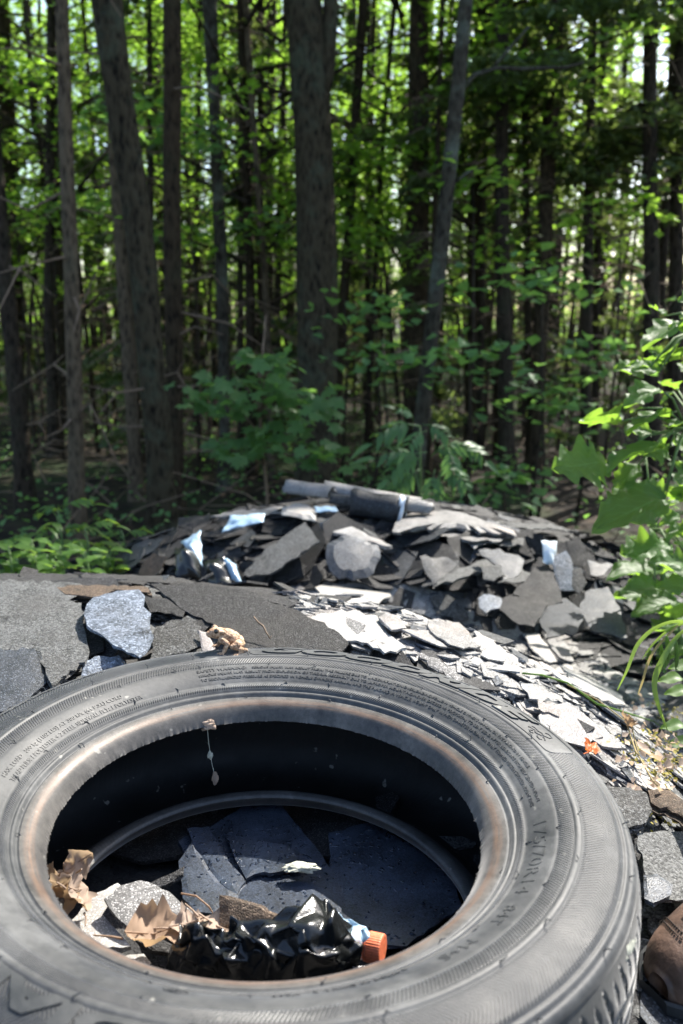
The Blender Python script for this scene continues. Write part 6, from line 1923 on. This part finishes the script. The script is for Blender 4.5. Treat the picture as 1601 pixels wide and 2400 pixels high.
tag(mb.build('twig', M['twig'], None, True), 'small reddish twig on the black shingle right of the toad', 'twig')

# ------------------------------------------------------------------ the boot at the right edge
def boot():
    p0 = np.array(at(1492, 2262, 0.66)); 
    bz = 0.905
    root = empty('boot', (0.256, 0.585, bz))
    root.scale = (.9, .9, .9)
    root.rotation_euler = (0, 0, R(24))
    # loft of the upper: x along the foot from toe, half width, height
    secs = [(0.0, 0.012, 0.030, 0.014), (0.006, 0.026, 0.042, 0.012), (0.018, 0.038, 0.053, 0.012), (0.04, 0.047, 0.061, 0.012), (0.07, 0.051, 0.076, 0.012), (0.10, 0.051, 0.094, 0.012), (0.13, 0.048, 0.095, 0.012), (0.16, 0.044, 0.115, 0.012), (0.19, 0.042, 0.135, 0.012), (0.22, 0.041, 0.155, 0.012), (0.25, 0.040, 0.165, 0.012), (0.275, 0.034, 0.168, 0.012), (0.288, 0.020, 0.150, 0.012)]
    n = 24
    V = []; F = []
    for x, w, h, z0 in secs:
        for k in range(n):
            a = math.pi * k / (n - 1)
            V.append((x, w * math.copysign(abs(math.cos(a)) ** 0.75, math.cos(a)), z0 + (h - z0) * math.sin(a) ** 0.8 if 0 < k < n - 1 else z0))
    for i in range(len(secs) - 1):
        for k in range(n - 1):
            F.append((i * n + k, i * n + k + 1, (i + 1) * n + k + 1, (i + 1) * n + k))
    F.append(tuple(range(n))); F.append(tuple((len(secs) - 1) * n + k for k in range(n))[::-1])
    up = build('upper', V, F, M['leather'], root, True)
    sb = up.modifiers.new('s', 'SUBSURF'); sb.levels = 1; sb.render_levels = 1
    # sole: outline a little wider than the upper, with a rand line
    def outline(g, z):
        pts = []
        for x, w, h, z0 in secs:
            pts.append((x + (-.006 if x == 0 else 0), w + g, z))
        L = pts; Rr = [(x, -y, z) for x, y, z in pts[::-1]]
        return L + Rr
    rings = [outline(0.001, -0.016), outline(0.005, -0.013), outline(0.006, 0.002), outline(0.003, 0.004), outline(0.0055, 0.0065), outline(0.0045, 0.015), outline(0.0005, 0.017)]
    V = [p for r_ in rings for p in r_]; k = len(rings[0]); F = []
    for i in range(len(rings) - 1):
        for j in range(k):
            F.append((i * k + j, i * k + (j + 1) % k, (i + 1) * k + (j + 1) % k, (i + 1) * k + j))
    F.append(tuple(range(k - 1, -1, -1)))
    build('sole', V, F, M['sole'], root)
    def surf(x, a, off=0.0):
        xs_ = [s_[0] for s_ in secs]
        w = np.interp(x, xs_, [s_[1] for s_ in secs]); h = np.interp(x, xs_, [s_[2] for s_ in secs])
        z0 = 0.012
        return Vector((x, (w + off) * math.copysign(abs(math.cos(a)) ** .75, math.cos(a)), z0 + (h - z0 + off) * math.sin(a) ** .8))
    # stitched seam behind the toe cap, in two rows
    for dx in (0.0, 0.005):
        mb = MB()
        for k in range(40):
            a = R(12) + R(156) * k / 40; a2 = R(12) + R(156) * (k + .6) / 40
            f = lambda q: 0.046 + dx - 0.020 * math.sin(q) ** 2
            mb.tube([surf(f(a), a, .0008), surf(f(a2), a2, .0008)], 0.0008, 5)
        mb.build('stitching', M['stitch'], root)
    # overlapping quarter edge and mesh-like tongue panel
    mb = MB()
    for s_ in (-1, 1):
        pts = [surf(x, R(90) - s_ * R(a), 0.0015) for x, a in ((0.052, 8), (0.066, 24), (0.10, 30), (0.16, 28), (0.20, 26), (0.235, 24))]
        mb.tube(pts, 0.0028, 7)
    mb.build('eyelet_stay', M['leather_pale'], root, True)
    V = []; F = []
    for i in range(9):
        x = 0.046 + 0.021 * i
        for j in range(7):
            V.append(tuple(surf(x, R(90) + R(-20 + 40 * j / 6), 0.0035 + 0.002 * math.sin(math.pi * j / 6) + 0.0006 * ((i + j) % 2))))
    for i in range(8):
        for j in range(6):
            a = i * 7 + j; F.append((a, a + 1, a + 8, a + 7))
    build('tongue', V, F, M['leather_pale'], root, True)
    for i in range(5):
        x = 0.066 + 0.030 * i
        for s_ in (-1, 1):
            mb = MB(); mb.tube([surf(x, R(90) + s_ * R(26), .004), surf(x + .010, R(90) + s_ * R(8), .009), surf(x + .020, R(90) - s_ * R(12), .010), surf(x + .027, R(90) - s_ * R(26), .004)], 0.0026, 7)
            mb.build('lace', M['lace'], root, True)
    mb = MB(); mb.tube([surf(0.215, R(90), .012), surf(0.205, R(70), .022), surf(.18, R(55), .018), surf(.16, R(50), .010)], 0.0026, 7); mb.build('lace', M['lace'], root, True)
    tag(root, 'scuffed brown leather lace-up boot at the right of the tyre', 'boot')
boot()
